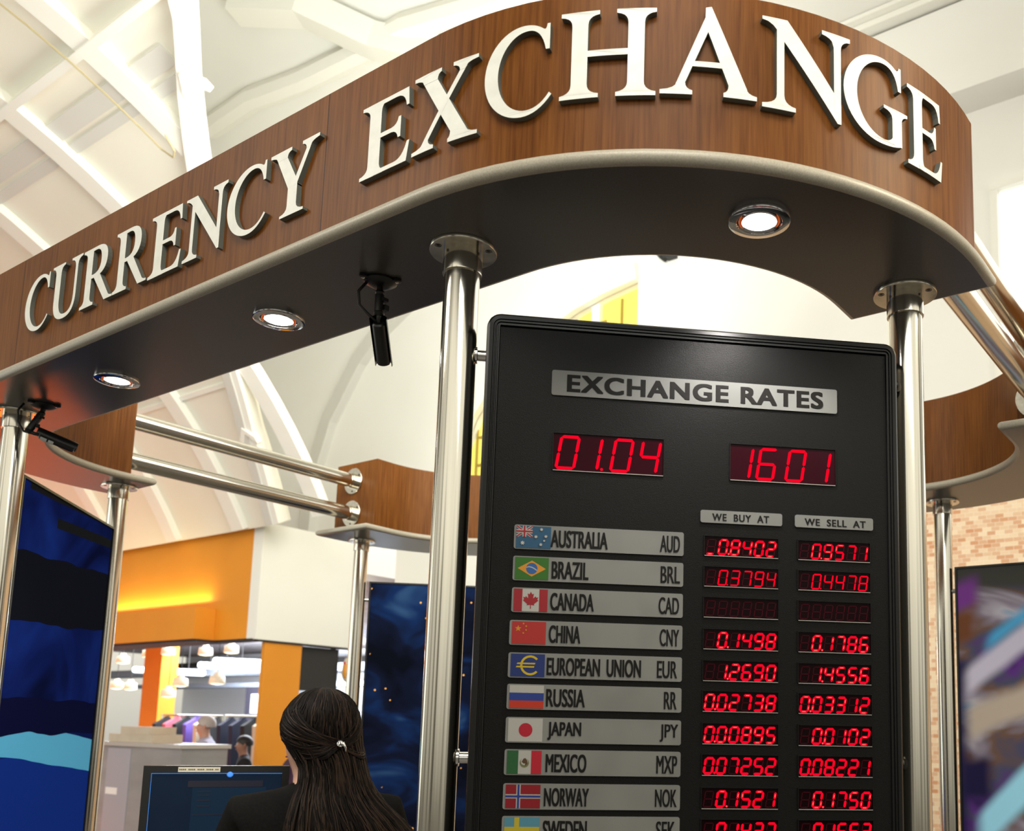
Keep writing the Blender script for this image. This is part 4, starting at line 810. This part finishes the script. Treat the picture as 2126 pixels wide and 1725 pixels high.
def human(label, loc, rz, k=1.0, top=None, legs=None, hairm=None, skin=None, yaw=0.0, arms='desk', hair='short', group=None, lean=0.0):
    skin = skin or M_SKIN
    N, E = [], []
    def nd_(p, r, par=None):
        N.append(((p[0] * k, p[1] * k, p[2] * k), r * k if not isinstance(r, tuple) else (r[0] * k, r[1] * k)))
        if par is not None: E.append((par, len(N) - 1))
        return len(N) - 1
    cy, sy = math.cos(yaw), math.sin(yaw); H = lambda x, y, z: (lean + cy * x - sy * y, sy * x + cy * y + .01, z)
    pel = nd_((0, 0, .92), (.13, .10)); sp1 = nd_((0, 0, 1.06), (.115, .085), pel); ch = nd_((0, 0, 1.22), (.135, .09), sp1); nb = nd_((lean * .3, 0, 1.345), (.060, .050), ch)
    nk = nd_((lean * .8, .005, 1.42), .045, nb); h1 = nd_(H(0, .026, 1.470), .066, nk); h2 = nd_(H(0, .012, 1.535), .078, h1); h3 = nd_(H(0, .0, 1.585), .060, h2)
    ns = nd_(H(0, .082, 1.515), .014, h2); nd_(H(0, .103, 1.500), .010, ns)
    for sx in (-1, 1):
        sh = nd_((sx * .15, 0, 1.315), .042, nb)
        if arms == 'desk': el, wr, hd = (sx * .215, .03, 1.10), (sx * .155, .20, 1.065), (sx * .135, .255, 1.065); fd = Vector((-sx * .15, .97, -.15))
        else: el, wr, hd = (sx * .20, -.01, 1.07), (sx * .215, .05, .85), (sx * .215, .065, .79); fd = Vector((0, .15, -1))
        e = nd_(el, .038, sh); w = nd_(wr, .026, e); h = nd_(hd, .028, w)
        fd.normalize(); px = Vector((sx, 0, 0)); 
        for j, (o, L) in enumerate(((-.024, .062), (-.008, .076), (.008, .072), (.023, .056))):
            b = Vector(hd) + fd * .028 + px * o; f1 = nd_(b, .009, h); f2 = nd_(b + fd * L * .55 + Vector((0, 0, -.006)), .008, f1); nd_(b + fd * L + Vector((0, 0, -.022)), .007, f2)
        b = Vector(hd) - px * .026 + fd * .002; t1 = nd_(b, .010, h); nd_(b - px * .018 + fd * .035, .008, t1)
        hp = nd_((sx * .085, 0, .86), .085, pel); kn = nd_((sx * .095, .015, .48), .052, hp); an = nd_((sx * .10, -.015, .085), .036, kn); nd_((sx * .105, .10, .035), .032, an)
    body = skin_mesh('person', N, E, 0, [skin]); body.location = loc; body.rotation_euler = (0, 0, rz); tag(body, label, 'person', group)
    # clothes
    N, E = [], []
    a = nd_((0, 0, .84), (.155, .125)); b = nd_((0, 0, 1.02), (.140, .110), a); c = nd_((0, -.003, 1.20), (.158, .112), b); d = nd_((lean * .3, -.003, 1.345), (.112, .085), c); cn = nd_((lean * .6, -.004, 1.395), (.066, .060), d); nd_((lean * .6, -.006, 1.43), (.056, .054), cn)
    for sx in (-1, 1):
        sh = nd_((sx * .150, -.003, 1.332), .068, d)
        if arms == 'desk': e = nd_((sx * .220, .028, 1.10), .054, sh); nd_((sx * .165, .175, 1.068), .040, e)
        else: e = nd_((sx * .205, -.01, 1.07), .054, sh); nd_((sx * .216, .045, .87), .040, e)
    skin_mesh('jacket', N, E, 0, [top or M_CLOTHBLK], body)
    N, E = [], []
    a = nd_((0, 0, .90), (.145, .115))
    for sx in (-1, 1):
        h = nd_((sx * .088, 0, .82), .098, a); q = nd_((sx * .097, .015, .48), .070, h); nd_((sx * .10, -.015, .09), .058, q)
    skin_mesh('trousers', N, E, 0, [legs or M_CLOTHBLK], body)
    for sx in (-1, 1):
        mb = MB(); x = sx * .10 * k; vs = []
        for j, (y, w, h) in enumerate(((-.075, .026, .05), (-.05, .036, .085), (0, .038, .09), (.06, .042, .055), (.12, .043, .042), (.155, .028, .025))):
            for i in range(12): t = 2 * PI * i / 12; vs.append((x + w * k * math.cos(t), y * k, max(.001, h * k * .5 + h * k * .5 * math.sin(t))))
        mb.add(vs, [(j * 12 + i, j * 12 + (i + 1) % 12, j * 12 + 12 + (i + 1) % 12, j * 12 + 12 + i) for j in range(5) for i in range(12)] + [tuple(range(12)), tuple(range(60, 72))]); recalc(mb.build('shoe', M_BLKPL, body, smooth=True))
    # face
    for sx in (-1, 1):
        p = Vector(H(sx * .030, .0755, 1.532)) * k; mb = MB(); mb.lathe([(0, -.010 * k), (.007 * k, -.007 * k), (.010 * k, 0), (.007 * k, .007 * k), (0, .010 * k)], 14, origin=p); mb.build('eye', mat('eye_white', (.7, .68, .65), .2), body, smooth=True)
        p = Vector(H(sx * .078, -.005, 1.520)) * k; mb = MB(); mb.lathe([(0, -.030 * k), (.008 * k, -.024 * k), (.014 * k, 0), (.012 * k, .018 * k), (0, .030 * k)], 12, origin=p); mb.build('ear', skin, body, smooth=True)
    q0 = Vector(H(-.022, .084, 1.468)) * k; q1 = Vector(H(0, .090, 1.470)) * k; q2 = Vector(H(.022, .084, 1.468)) * k; mb = MB(); mb.tube([q0, q1, q2], .005 * k, 8, taper=[.4, 1, .4]); mb.build('mouth', mat('lips', (.35, .10, .09), .5), body, smooth=True)
    if hair == 'short':
        mb = MB(); vs = []; rings = 9
        for j in range(rings):
            t = PI * .60 * j / (rings - 1)
            for i in range(20):
                f = 2 * PI * i / 20; front = max(0, math.sin(f)); tt = t * (1 - .32 * front); r = .088
                vs.append(Vector(H(r * math.sin(tt) * math.cos(f), -.004 + .098 * math.sin(tt) * math.sin(f), 1.545 + .095 * math.cos(tt))) * k)
        mb.add(vs, [(j * 20 + i, j * 20 + (i + 1) % 20, j * 20 + 20 + (i + 1) % 20, j * 20 + 20 + i) for j in range(rings - 1) for i in range(20)]); recalc(mb.build('hair', hairm, body, smooth=True))
    return body
M_HAIR = noisy('dark_brown_hair', [(.35, (.002, .0013, .0009)), (.6, (.0045, .0027, .0018)), (.8, (.011, .006, .0032))], 260, .55, coord='Object', mapscale=(1, 1, .03), detail=3, spec=.07)
M_HAIR2 = mat('brown_hair_strands', (.015, .0075, .0035), .5, 0, .12)
WLOC = (-1.94, 1.46, 0)
woman = human('person with long dark hair and black jacket seen from behind, facing the monitor', WLOC, RZ, 1.0, M_CLOTHBLK, M_CLOTHBLK, M_HAIR, yaw=.85, hair='long')
LV = [(1.634, .000, -.005, .004, .004), (1.629, .000, -.005, .030, .034), (1.618, .000, -.006, .052, .060), (1.600, .000, -.007, .070, .080), (1.575, -.002, -.008, .084, .094), (1.545, -.002, -.010, .0905, .100), (1.515, .001, -.012, .0900, .100), (1.492, .010, -.020, .0840, .092), (1.470, .026, -.050, .074, .066), (1.440, .033, -.064, .074, .055),
      (1.410, .037, -.072, .079, .056), (1.375, .042, -.085, .096, .060), (1.330, .064, -.105, .128, .062), (1.280, .084, -.118, .152, .062), (1.220, .096, -.122, .165, .060), (1.140, .100, -.122, .165, .056), (1.060, .090, -.118, .140, .048), (1.000, .090, -.112, .115, .034), (.965, .090, -.110, .080, .018)]
def lv(z):
    for a, b in zip(LV, LV[1:]):
        if b[0] <= z <= a[0]: t = (a[0] - z) / (a[0] - b[0]); return [a[i] + (b[i] - a[i]) * t for i in range(5)]
    return LV[-1]
def hp(z, phi, off=0.0):
    _, cx, cy, rx, ry = lv(z); return Vector((cx + (rx + off) * math.cos(phi), cy + (ry + off) * math.sin(phi), z))
mb = MB(); NS = 72; zs = []
for a, b in zip(LV, LV[1:]): zs += [a[0] + (b[0] - a[0]) * i / 3 for i in range(3)]
zs.append(LV[-1][0]); vs = []
wv = [random.uniform(-1, 1) for _ in range(NS)]
for z in zs:
    amp = min(1, max(0, (1.55 - z) / .15)) * .0035
    for i in range(NS): phi = 2 * PI * i / NS; vs.append(hp(z, phi, wv[i] * amp))
n = len(zs); mb.add(vs, [(j * NS + i, j * NS + (i + 1) % NS, j * NS + NS + (i + 1) % NS, j * NS + NS + i) for j in range(n - 1) for i in range(NS)] + [tuple(range(NS)), tuple((n - 1) * NS + i for i in range(NS))])
for q in range(210):
    ph = random.uniform(PI * .98, 2.02 * PI); z0 = random.choice([1.615, 1.48, 1.46]) - random.uniform(0, .05); z1 = random.uniform(1.0, 1.18); dr = random.uniform(-.10, .10)
    P = [hp(z0 + (z1 - z0) * i / 12, ph + dr * i / 12 + .04 * math.sin(i * .9 + q), .0012 + random.uniform(0, .001)) for i in range(13)]
    mb.tube(P, random.uniform(.0011, .0024), 5, 1 if random.random() < .38 else 0, [.3] + [1] * 11 + [.2])
# side hair swept back to the clip
clip = Vector((.037, -.106, 1.503))
for q in range(150):   # hair drawn back over the head to the clip, following its surface
    side = -1 if q % 3 else 1; ph = random.uniform(1.00, 1.30) * PI if side < 0 else random.uniform(1.86, 2.05) * PI; z0 = random.uniform(1.47, 1.60); pc = 1.615 * PI + random.uniform(-.03, .03); ze = 1.503 + random.uniform(-.012, .010)
    P = [hp(z0 + (ze - z0) * t ** .8 - .018 * math.sin(PI * t) * (1 if z0 < 1.53 else .4), ph + (pc - ph) * t, .0012 + .003 * t) for t in [i / 16 for i in range(17)]]
    mb.tube(P, random.uniform(.0013, .0024), 5, 1 if random.random() < .25 else 0, [.3] + [1] * 15 + [.6])
for q in range(170):   # crown
    ph = random.uniform(.95, 2.05) * PI; ze = random.uniform(1.50, 1.56)
    P = [hp(1.633 + (ze - 1.633) * (i / 14) ** 1.6, ph + .02 * math.sin(i + q), .0010) for i in range(15)]; mb.tube(P, random.uniform(.0012, .0021), 5, 1 if random.random() < .25 else 0, [.3] + [1] * 13 + [.2])
for q in range(40):
    p0 = clip + Vector((random.uniform(-.005, .005), .002, -.004)); e = hp(1.12, random.uniform(1.38, 1.66) * PI, .004); c1 = hp(1.40, random.uniform(1.46, 1.6) * PI, .006)
    P = [(1 - t) ** 2 * p0 + 2 * t * (1 - t) * c1 + t * t * e for t in [i / 12 for i in range(13)]]; mb.tube(P, random.uniform(.0014, .0028), 5, 1 if random.random() < .4 else 0)
for q in range(0):   # fringe wisps at the left cheek
    x = -.080 + q * .004; P = [hp(1.50, PI * (1.02 - q * .03), .001), Vector((x - .004, .03, 1.475)), Vector((x + .006, .035, 1.462 - .002 * q))]; mb.tube(P, .0018, 5, 0, [1, 1, .2])
mb.build('hair', [M_HAIR, M_HAIR2], woman, smooth=True)
mb = MB(); mb.lathe([(.0, .004), (.006, .0035), (.0085, .001), (.0080, -.002), (0, -.003)], 24, (.15, -1, .1), clip + Vector((.004, -.006, 0)))
for i in range(5): mb.lathe([(.0022, 0), (.0022, .0015), (0, .003)], 10, (.15, -1, .1), clip + Vector((.004 + .005 * math.cos(i * 1.257), -.010, .006 * math.sin(i * 1.257))))
mb.tube([clip + Vector((.010, -.006, .004)), clip + Vector((.017, -.003, -.010)), clip + Vector((.018, .0, -.024))], .0035, 8, taper=[1, .8, .4]); mb.build('hair_clip', M_CHROME, woman, smooth=True)

# ------------------------------------------------------------------ orange shop at the left
M_ORANGE = noisy('orange_paint', [(.3, (.74, .27, .012)), (.7, (.80, .30, .016))], 2, .55, detail=2)
M_DARK = mat('dark_soffit', (.018, .017, .018), .6)
def sbox(mb, x0, x1, y0, y1, z0, z1, mi=0): mb.box(((x0 + x1) / 2, (y0 + y1) / 2, (z0 + z1) / 2), (x1 - x0, y1 - y0, z1 - z0), mi)
def struct(name, boxes, m, label):
    mb = MB(); [sbox(mb, *b) for b in boxes]; return tag(mb.build(name, m), label, None, None, 'structure')
struct('wall_left', [(-16, -7.80, 5.0, 5.12, 2.29, 3.31)], M_ORANGE, 'bright orange upper wall of the shop front')
struct('trim_20', [(-16, -8.31, 4.80, 4.998, 2.29, 2.585)], M_ORANGE, 'orange ledge band along the shop front')
struct('wall_left', [(-7.798, -7.66, 5.0, 6.14, 2.28, 3.345)], M_PLASTER2, 'white side wall of the shop fascia')
struct('trim_21', [(-16, -8.28, 4.82, 5.12, 2.268, 2.288), (-8.28, -7.70, 5.0, 5.12, 2.268, 2.288), (-7.70, -7.66, 5.02, 6.08, 2.262, 2.278)], M_DARK, 'thin dark line under the shop fascia')
struct('wall_left', [(-7.72, -7.68, 5.11, 5.50, 0, 2.262)], M_ORANGE, 'orange pier at the right end of the shop front')
struct('ceiling', [(-21, -7.72, 5.13, 12.2, 2.98, 3.05)], noisy('mauve_ceiling', [(.4, (.50, .45, .46)), (.6, (.62, .57, .58))], 3, .8), 'pale mauve ceiling inside the shop')
struct('wall_left', [(-21, -7.72, 12.0, 12.15, 0, 2.98)], mat('cool_white_wall', (.80, .84, .90), .6), 'cool white back wall inside the shop')
struct('trim_22', [(-21, -8.5, 11.6, 11.99, 2.52, 2.80)], M_DARK, 'dark band at the top of the shop back wall')
struct('trim_23', [(-20, -9, 9.5, 9.9, 2.36, 2.48), (-20, -9, 10.4, 10.8, 2.18, 2.26)], mat('blue_grey_duct', (.34, .38, .46), .5), 'blue grey ducts under the shop ceiling')
t = tag(MB().build('column', M_ORANGE), 'slim orange column standing inside the shop', 'column'); mb = MB(); sbox(mb, -12.34, -11.93, 6.5, 6.72, 0, 2.97); 
t.data = (lambda o: (o.data, bpy.data.objects.remove(o))[0])(mb.build('column_mesh', M_ORANGE))
tag_s = thing('sign', 'black sign board beside the orange pier', 'sign', (-7.78, 5.78, 2.06)); mb = MB(); sbox(mb, -.04, .04, -.27, .18, -.21, .20); mb.build('board', M_DARK, tag_s)
mb = MB(); sbox(mb, -.02, .02, -.25, -.22, .20, .60); sbox(mb, -.02, .02, .13, .16, .20, .60); mb.build('hanger', M_DARK, tag_s)
t = thing('hanging_ornament', 'cream and orange hanging ornament beside the black sign', 'ornament', (-7.70, 6.07, 1.93)); mb = MB(); mb.lathe([(0, 0), (.05, .03), (.075, .10), (.07, .18), (.045, .25), (0, .28)], 20); mb.build('body', mat('cream_paper_ornament', (.80, .70, .50), .6), t, smooth=True)
mb = MB(); mb.lathe([(0, .02), (.02, .04), (.028, .09), (.018, .15), (0, .17)], 14, origin=(.02, -.062, .03)); mb.build('patch', mat('orange_patch', (.8, .33, .03), .6), t, smooth=True)
mb = MB(); mb.lathe([(0, -.02), (.018, 0), (0, .02)], 14, origin=(.0, -.062, .20)); mb.build('red_button', mat('red_patch', (.65, .02, .02), .5), t, smooth=True)
mb = MB(); mb.cyl((0, 0, .275), (0, 0, .348), .003, 8); mb.build('cord', M_DARK, t)
t = thing('shelf_unit', 'shelf unit with a white strip and maroon panel behind the woman', 'shelf', (-7.95, 5.80, 0)); mb = MB(); sbox(mb, -.1, .1, -.26, .3, 1.74, 1.80); mb.build('strip', mat('cool_strip', (.75, .8, .95), .4, emit=(.75, .82, 1), es=.5), t)
mb = MB(); sbox(mb, -.1, .1, -.26, .3, 1.2, 1.735); mb.build('panel', mat('maroon', (.10, .012, .03), .5), t); mb = MB(); sbox(mb, -.1, .1, -.26, .3, 0, 1.2); mb.build('base', M_DARK, t)
# counter and crates
M_CONC = noisy('grey_counter', [(.3, (.24, .235, .24)), (.7, (.32, .31, .32))], 2.2, .6, mapscale=(1, 1, 3), detail=5)
t = thing('service_counter', 'grey counter in front of the shop behind the monitor', 'counter', (-8.5, 4.62, 0)); mb = MB(); sbox(mb, -.64, .68, -.12, .3, 0, 1.31); mb.build('body', M_CONC, t)
mb = MB(); sbox(mb, -.66, .70, -.14, .32, 1.311, 1.345); mb.build('top', mat('pale_counter_top', (.45, .42, .40), .4), t)
mb = MB(); sbox(mb, -.52, -.12, -.125, -.121, .25, 1.29); mb.build('front_panel', mat('lavender_grey_panel', (.36, .355, .41), .6), t)
mb = MB(); sbox(mb, -.50, -.30, -.127, -.1255, .88, .94); mb.build('notice', mat('white_notice', (.8, .8, .8), .6), t)
M_TAN = noisy('tan_cardboard', [(.3, (.50, .42, .33)), (.7, (.58, .50, .40))], 6, .7)
for nm, b, lab in (('crate', (-9.08, -8.34, 4.52, 4.80, 1.346, 1.42), 'wide tan crate lying on the grey counter'), ('crate', (-8.92, -8.42, 4.54, 4.78, 1.421, 1.485), 'small tan crate on top of the wide one')):
    mb = MB(); sbox(mb, *b); o = mb.build(nm, M_TAN); tag(o, lab, 'crate')
# pendant lamps and strip lights
def pend(x, y, z, lab):
    t = thing('pendant_lamp', lab, 'lamp', (x, y, z), 0, 'pendant lamps hanging in the shop'); mb = MB(); mb.lathe([(.030, .13), (.035, .10), (.075, .085), (.085, .0)], 20); mb.build('shade', mat('warm_white_shade', (.85, .8, .65), .5, emit=(1, .9, .6), es=.35), t, smooth=True)
    mb = MB(); mb.lathe([(0, -.01), (.07, 0), (0, .012)], 20); mb.build('bulb', mat('warm_bulb', (1, .9, .6), .4, emit=(1, .92, .62), es=4), t, smooth=True)
    mb = MB(); mb.cyl((0, 0, .12), (0, 0, 2.98 - z), .004, 8); mb.build('cord', M_DARK, t)
for x, y, z, lab in ((-13.88, 7, 2.34, 'pendant lamp beside the left steel pole'), (-13.38, 7.1, 2.42, 'pendant lamp just left of the slim orange column'), (-12.70, 7, 2.43, 'pendant lamp just right of the slim orange column'), (-11.80, 7, 2.40, 'upper pendant lamp in the middle of the shop'), (-11.22, 7, 2.41, 'upper pendant lamp nearest the orange pier'),
                     (-12.33, 7, 2.0, 'lower pendant lamp right of the slim column'), (-11.48, 7, 2.02, 'lower pendant lamp near the orange pier'), (-12.70, 7.05, 1.86, 'lowest pendant lamp beside the slim column'), (-13.98, 7, 1.98, 'low pendant lamp beside the left steel pole'), (-13.80, 7.1, 1.97, 'second low pendant lamp from the left steel pole')):
    kf = .93 if z > 1.9 or x > -12.5 else .88
    if -12.5 < x < -11.0: kf = .86 if z < 2.1 else .93
    pend(x * kf, y * kf, 1.55 + (z - 1.55) * kf, lab)
M_TUBE = mat('lit_tube', (1, 1, 1), .4, emit=(.72, .93, 1), es=2.2)
for a, b, lab in (((-12.4, 7.3, 2.30), (-11.2, 7.3, 2.235), 'long lit strip light in the middle of the shop'), ((-11.55, 7.0, 2.315), (-10.3, 7.0, 2.25), 'lit strip light ending at the orange pier'), ((-14.3, 7.4, 2.28), (-12.5, 7.4, 2.20), 'lit strip light behind the slim orange column'), ((-12.6, 8.6, 2.22), (-11.6, 8.6, 2.22), 'faint strip light deeper in the shop')):
    t = thing('strip_light', lab, 'lamp', a, 0, 'strip lights in the shop'); d = Vector(b) - Vector(a); mb = MB(); mb.cyl((0, 0, 0), d, .045, 12); mb.build('tube', M_TUBE, t, smooth=True)
    mb = MB(); mb.cyl(d * .2 + Vector((0, 0, .04)), (d.x * .2, 0, 2.98 - a[2]), .005, 6); mb.build('cord', M_DARK, t); mb = MB(); mb.cyl(d * .8 + Vector((0, 0, .04)), (d.x * .8, 0, 2.98 - a[2]), .005, 6); mb.build('cord', M_DARK, t)
# shop fittings and distant people
cl = lambda n, c: mat('cloth_' + n, c, .8)
def rack(x, y, lab, cols, rot=0.0):
    t = thing('clothes_rack', lab, 'clothes rack', (x, y, 0), rot); mb = MB(); mb.cyl((-.45, 0, 0), (-.45, 0, 1.62), .014, 10); mb.cyl((.45, 0, 0), (.45, 0, 1.62), .014, 10); mb.cyl((-.46, 0, 1.61), (.46, 0, 1.61), .012, 10); sbox(mb, -.47, -.43, -.2, .2, 0, .03); sbox(mb, .43, .47, -.2, .2, 0, .03); mb.build('rail_frame', M_STEEL, t)
    for i, c in enumerate(cols):
        xx = -.38 + .76 * i / max(1, len(cols) - 1); mb = MB(); L = random.uniform(.55, .8)
        prof_ = [(.02, 1.595), (.05, 1.57), (.20, 1.50), (.185, 1.30), (.175, 1.56 - L)]; vs = []
        for w, z in prof_:
            for dx, dy in ((-.03, -w), (.03, -w), (.03, w), (-.03, w)): vs.append((xx + dx * (.6 + w), dy, z))
        n = len(prof_); mb.add(vs, [(j * 4 + q, j * 4 + (q + 1) % 4, j * 4 + 4 + (q + 1) % 4, j * 4 + 4 + q) for j in range(n - 1) for q in range(4)] + [(3, 2, 1, 0), (n * 4 - 4, n * 4 - 3, n * 4 - 2, n * 4 - 1)])
        tag(recalc(mb.build('garment', c, t)))
    return t
rack(-11.3, 6.6, 'clothes rack with dark and pink garments right of the slim column', [cl('black', (.01, .01, .012)), cl('pink', (.55, .12, .18)), cl('black', (0, 0, 0)), cl('violet', (.14, .09, .45)), cl('cream', (.62, .55, .42)), cl('black', (0, 0, 0))], .3)
rack(-9.75, 6.5, 'clothes rack with navy, cream and red garments by the orange pier', [cl('navy', (.015, .02, .05)), cl('navy', (0, 0, 0)), cl('black', (0, 0, 0)), cl('cream', (.62, .55, .42)), cl('red', (.45, .04, .03)), cl('red', (0, 0, 0))], .35)
t = thing('display_stand', 'white display stand with dark uprights at the back of the shop', 'display stand', (-13.6, 10.2, 0)); mb = MB(); sbox(mb, -.5, .5, -.2, .2, 0, 1.35); mb.build('plinth', mat('white_fitting', (.8, .8, .82), .5), t)
for x in (-.35, -.05, .3): mb = MB(); sbox(mb, x - .05, x + .05, -.05, .05, 1.35, 2.0); mb.build('upright', M_DARK, t)
t = thing('display_case', 'dark tall display case at the back of the shop', 'display case', (-15.6, 10.6, 0)); mb = MB(); sbox(mb, -.5, .4, -.2, .2, 0, 2.25); mb.build('cabinet', mat('violet_black', (.05, .045, .07), .5), t); mb = MB(); sbox(mb, -.3, .45, -.22, -.2, 1.7, 2.05); mb.build('lit_shelf', mat('cool_lit_shelf', (.8, .85, .9), .4, emit=(.8, .9, 1), es=.5), t)
human('distant person in a grey lavender top behind the monitor', (-9.3, 5.6, 0), 2.4, .98, cl('lavender', (.42, .41, .52)), cl('grey', (.3, .3, .3)), mat('grey_hair', (.45, .42, .40), .6), hair='short', arms='down')
human('distant person in dark clothes between the lavender person and the orange pier', (-9.0, 5.85, 0), 2.6, .86, cl('black', (0, 0, 0)), cl('black', (0, 0, 0)), mat('black_hair', (.01, .008, .008), .5), skin=M_SKIN2, arms='down')
human('distant person in a purple top partly hidden by the woman', (-6.9, 4.95, 0), -.4, .90, cl('plum', (.05, .015, .045)), cl('black', (0, 0, 0)), mat('black_hair', (0, 0, 0), .5), skin=M_SKIN2, arms='down')

mb = MB(); sbox(mb, -14.2, -9.4, 3.4, 5.2, 0.001, .012); tag(mb.build('bounceboard', mat('orange_red_bounce', (.88, .16, .015), .95, 0, .05)), 'orange red carpet added on the floor to tint the soffit reflection', 'bounceboard')  # made-up sheet below view; its lit orange mirrors in the soffit

t = thing('wall_bracket', 'small black bracket on the white wall just under the canopy edge', 'bracket', (-4.27, 6.39, 5.535)); mb = MB()
mb.tube([(-.10, -.02, .12), (.015, -.10, -.012), (.015, -.02, -.012)], .016, 8); sbox(mb, .03, .12, -.11, .005, -.01, .12); mb.build('arm', M_DARK, t)
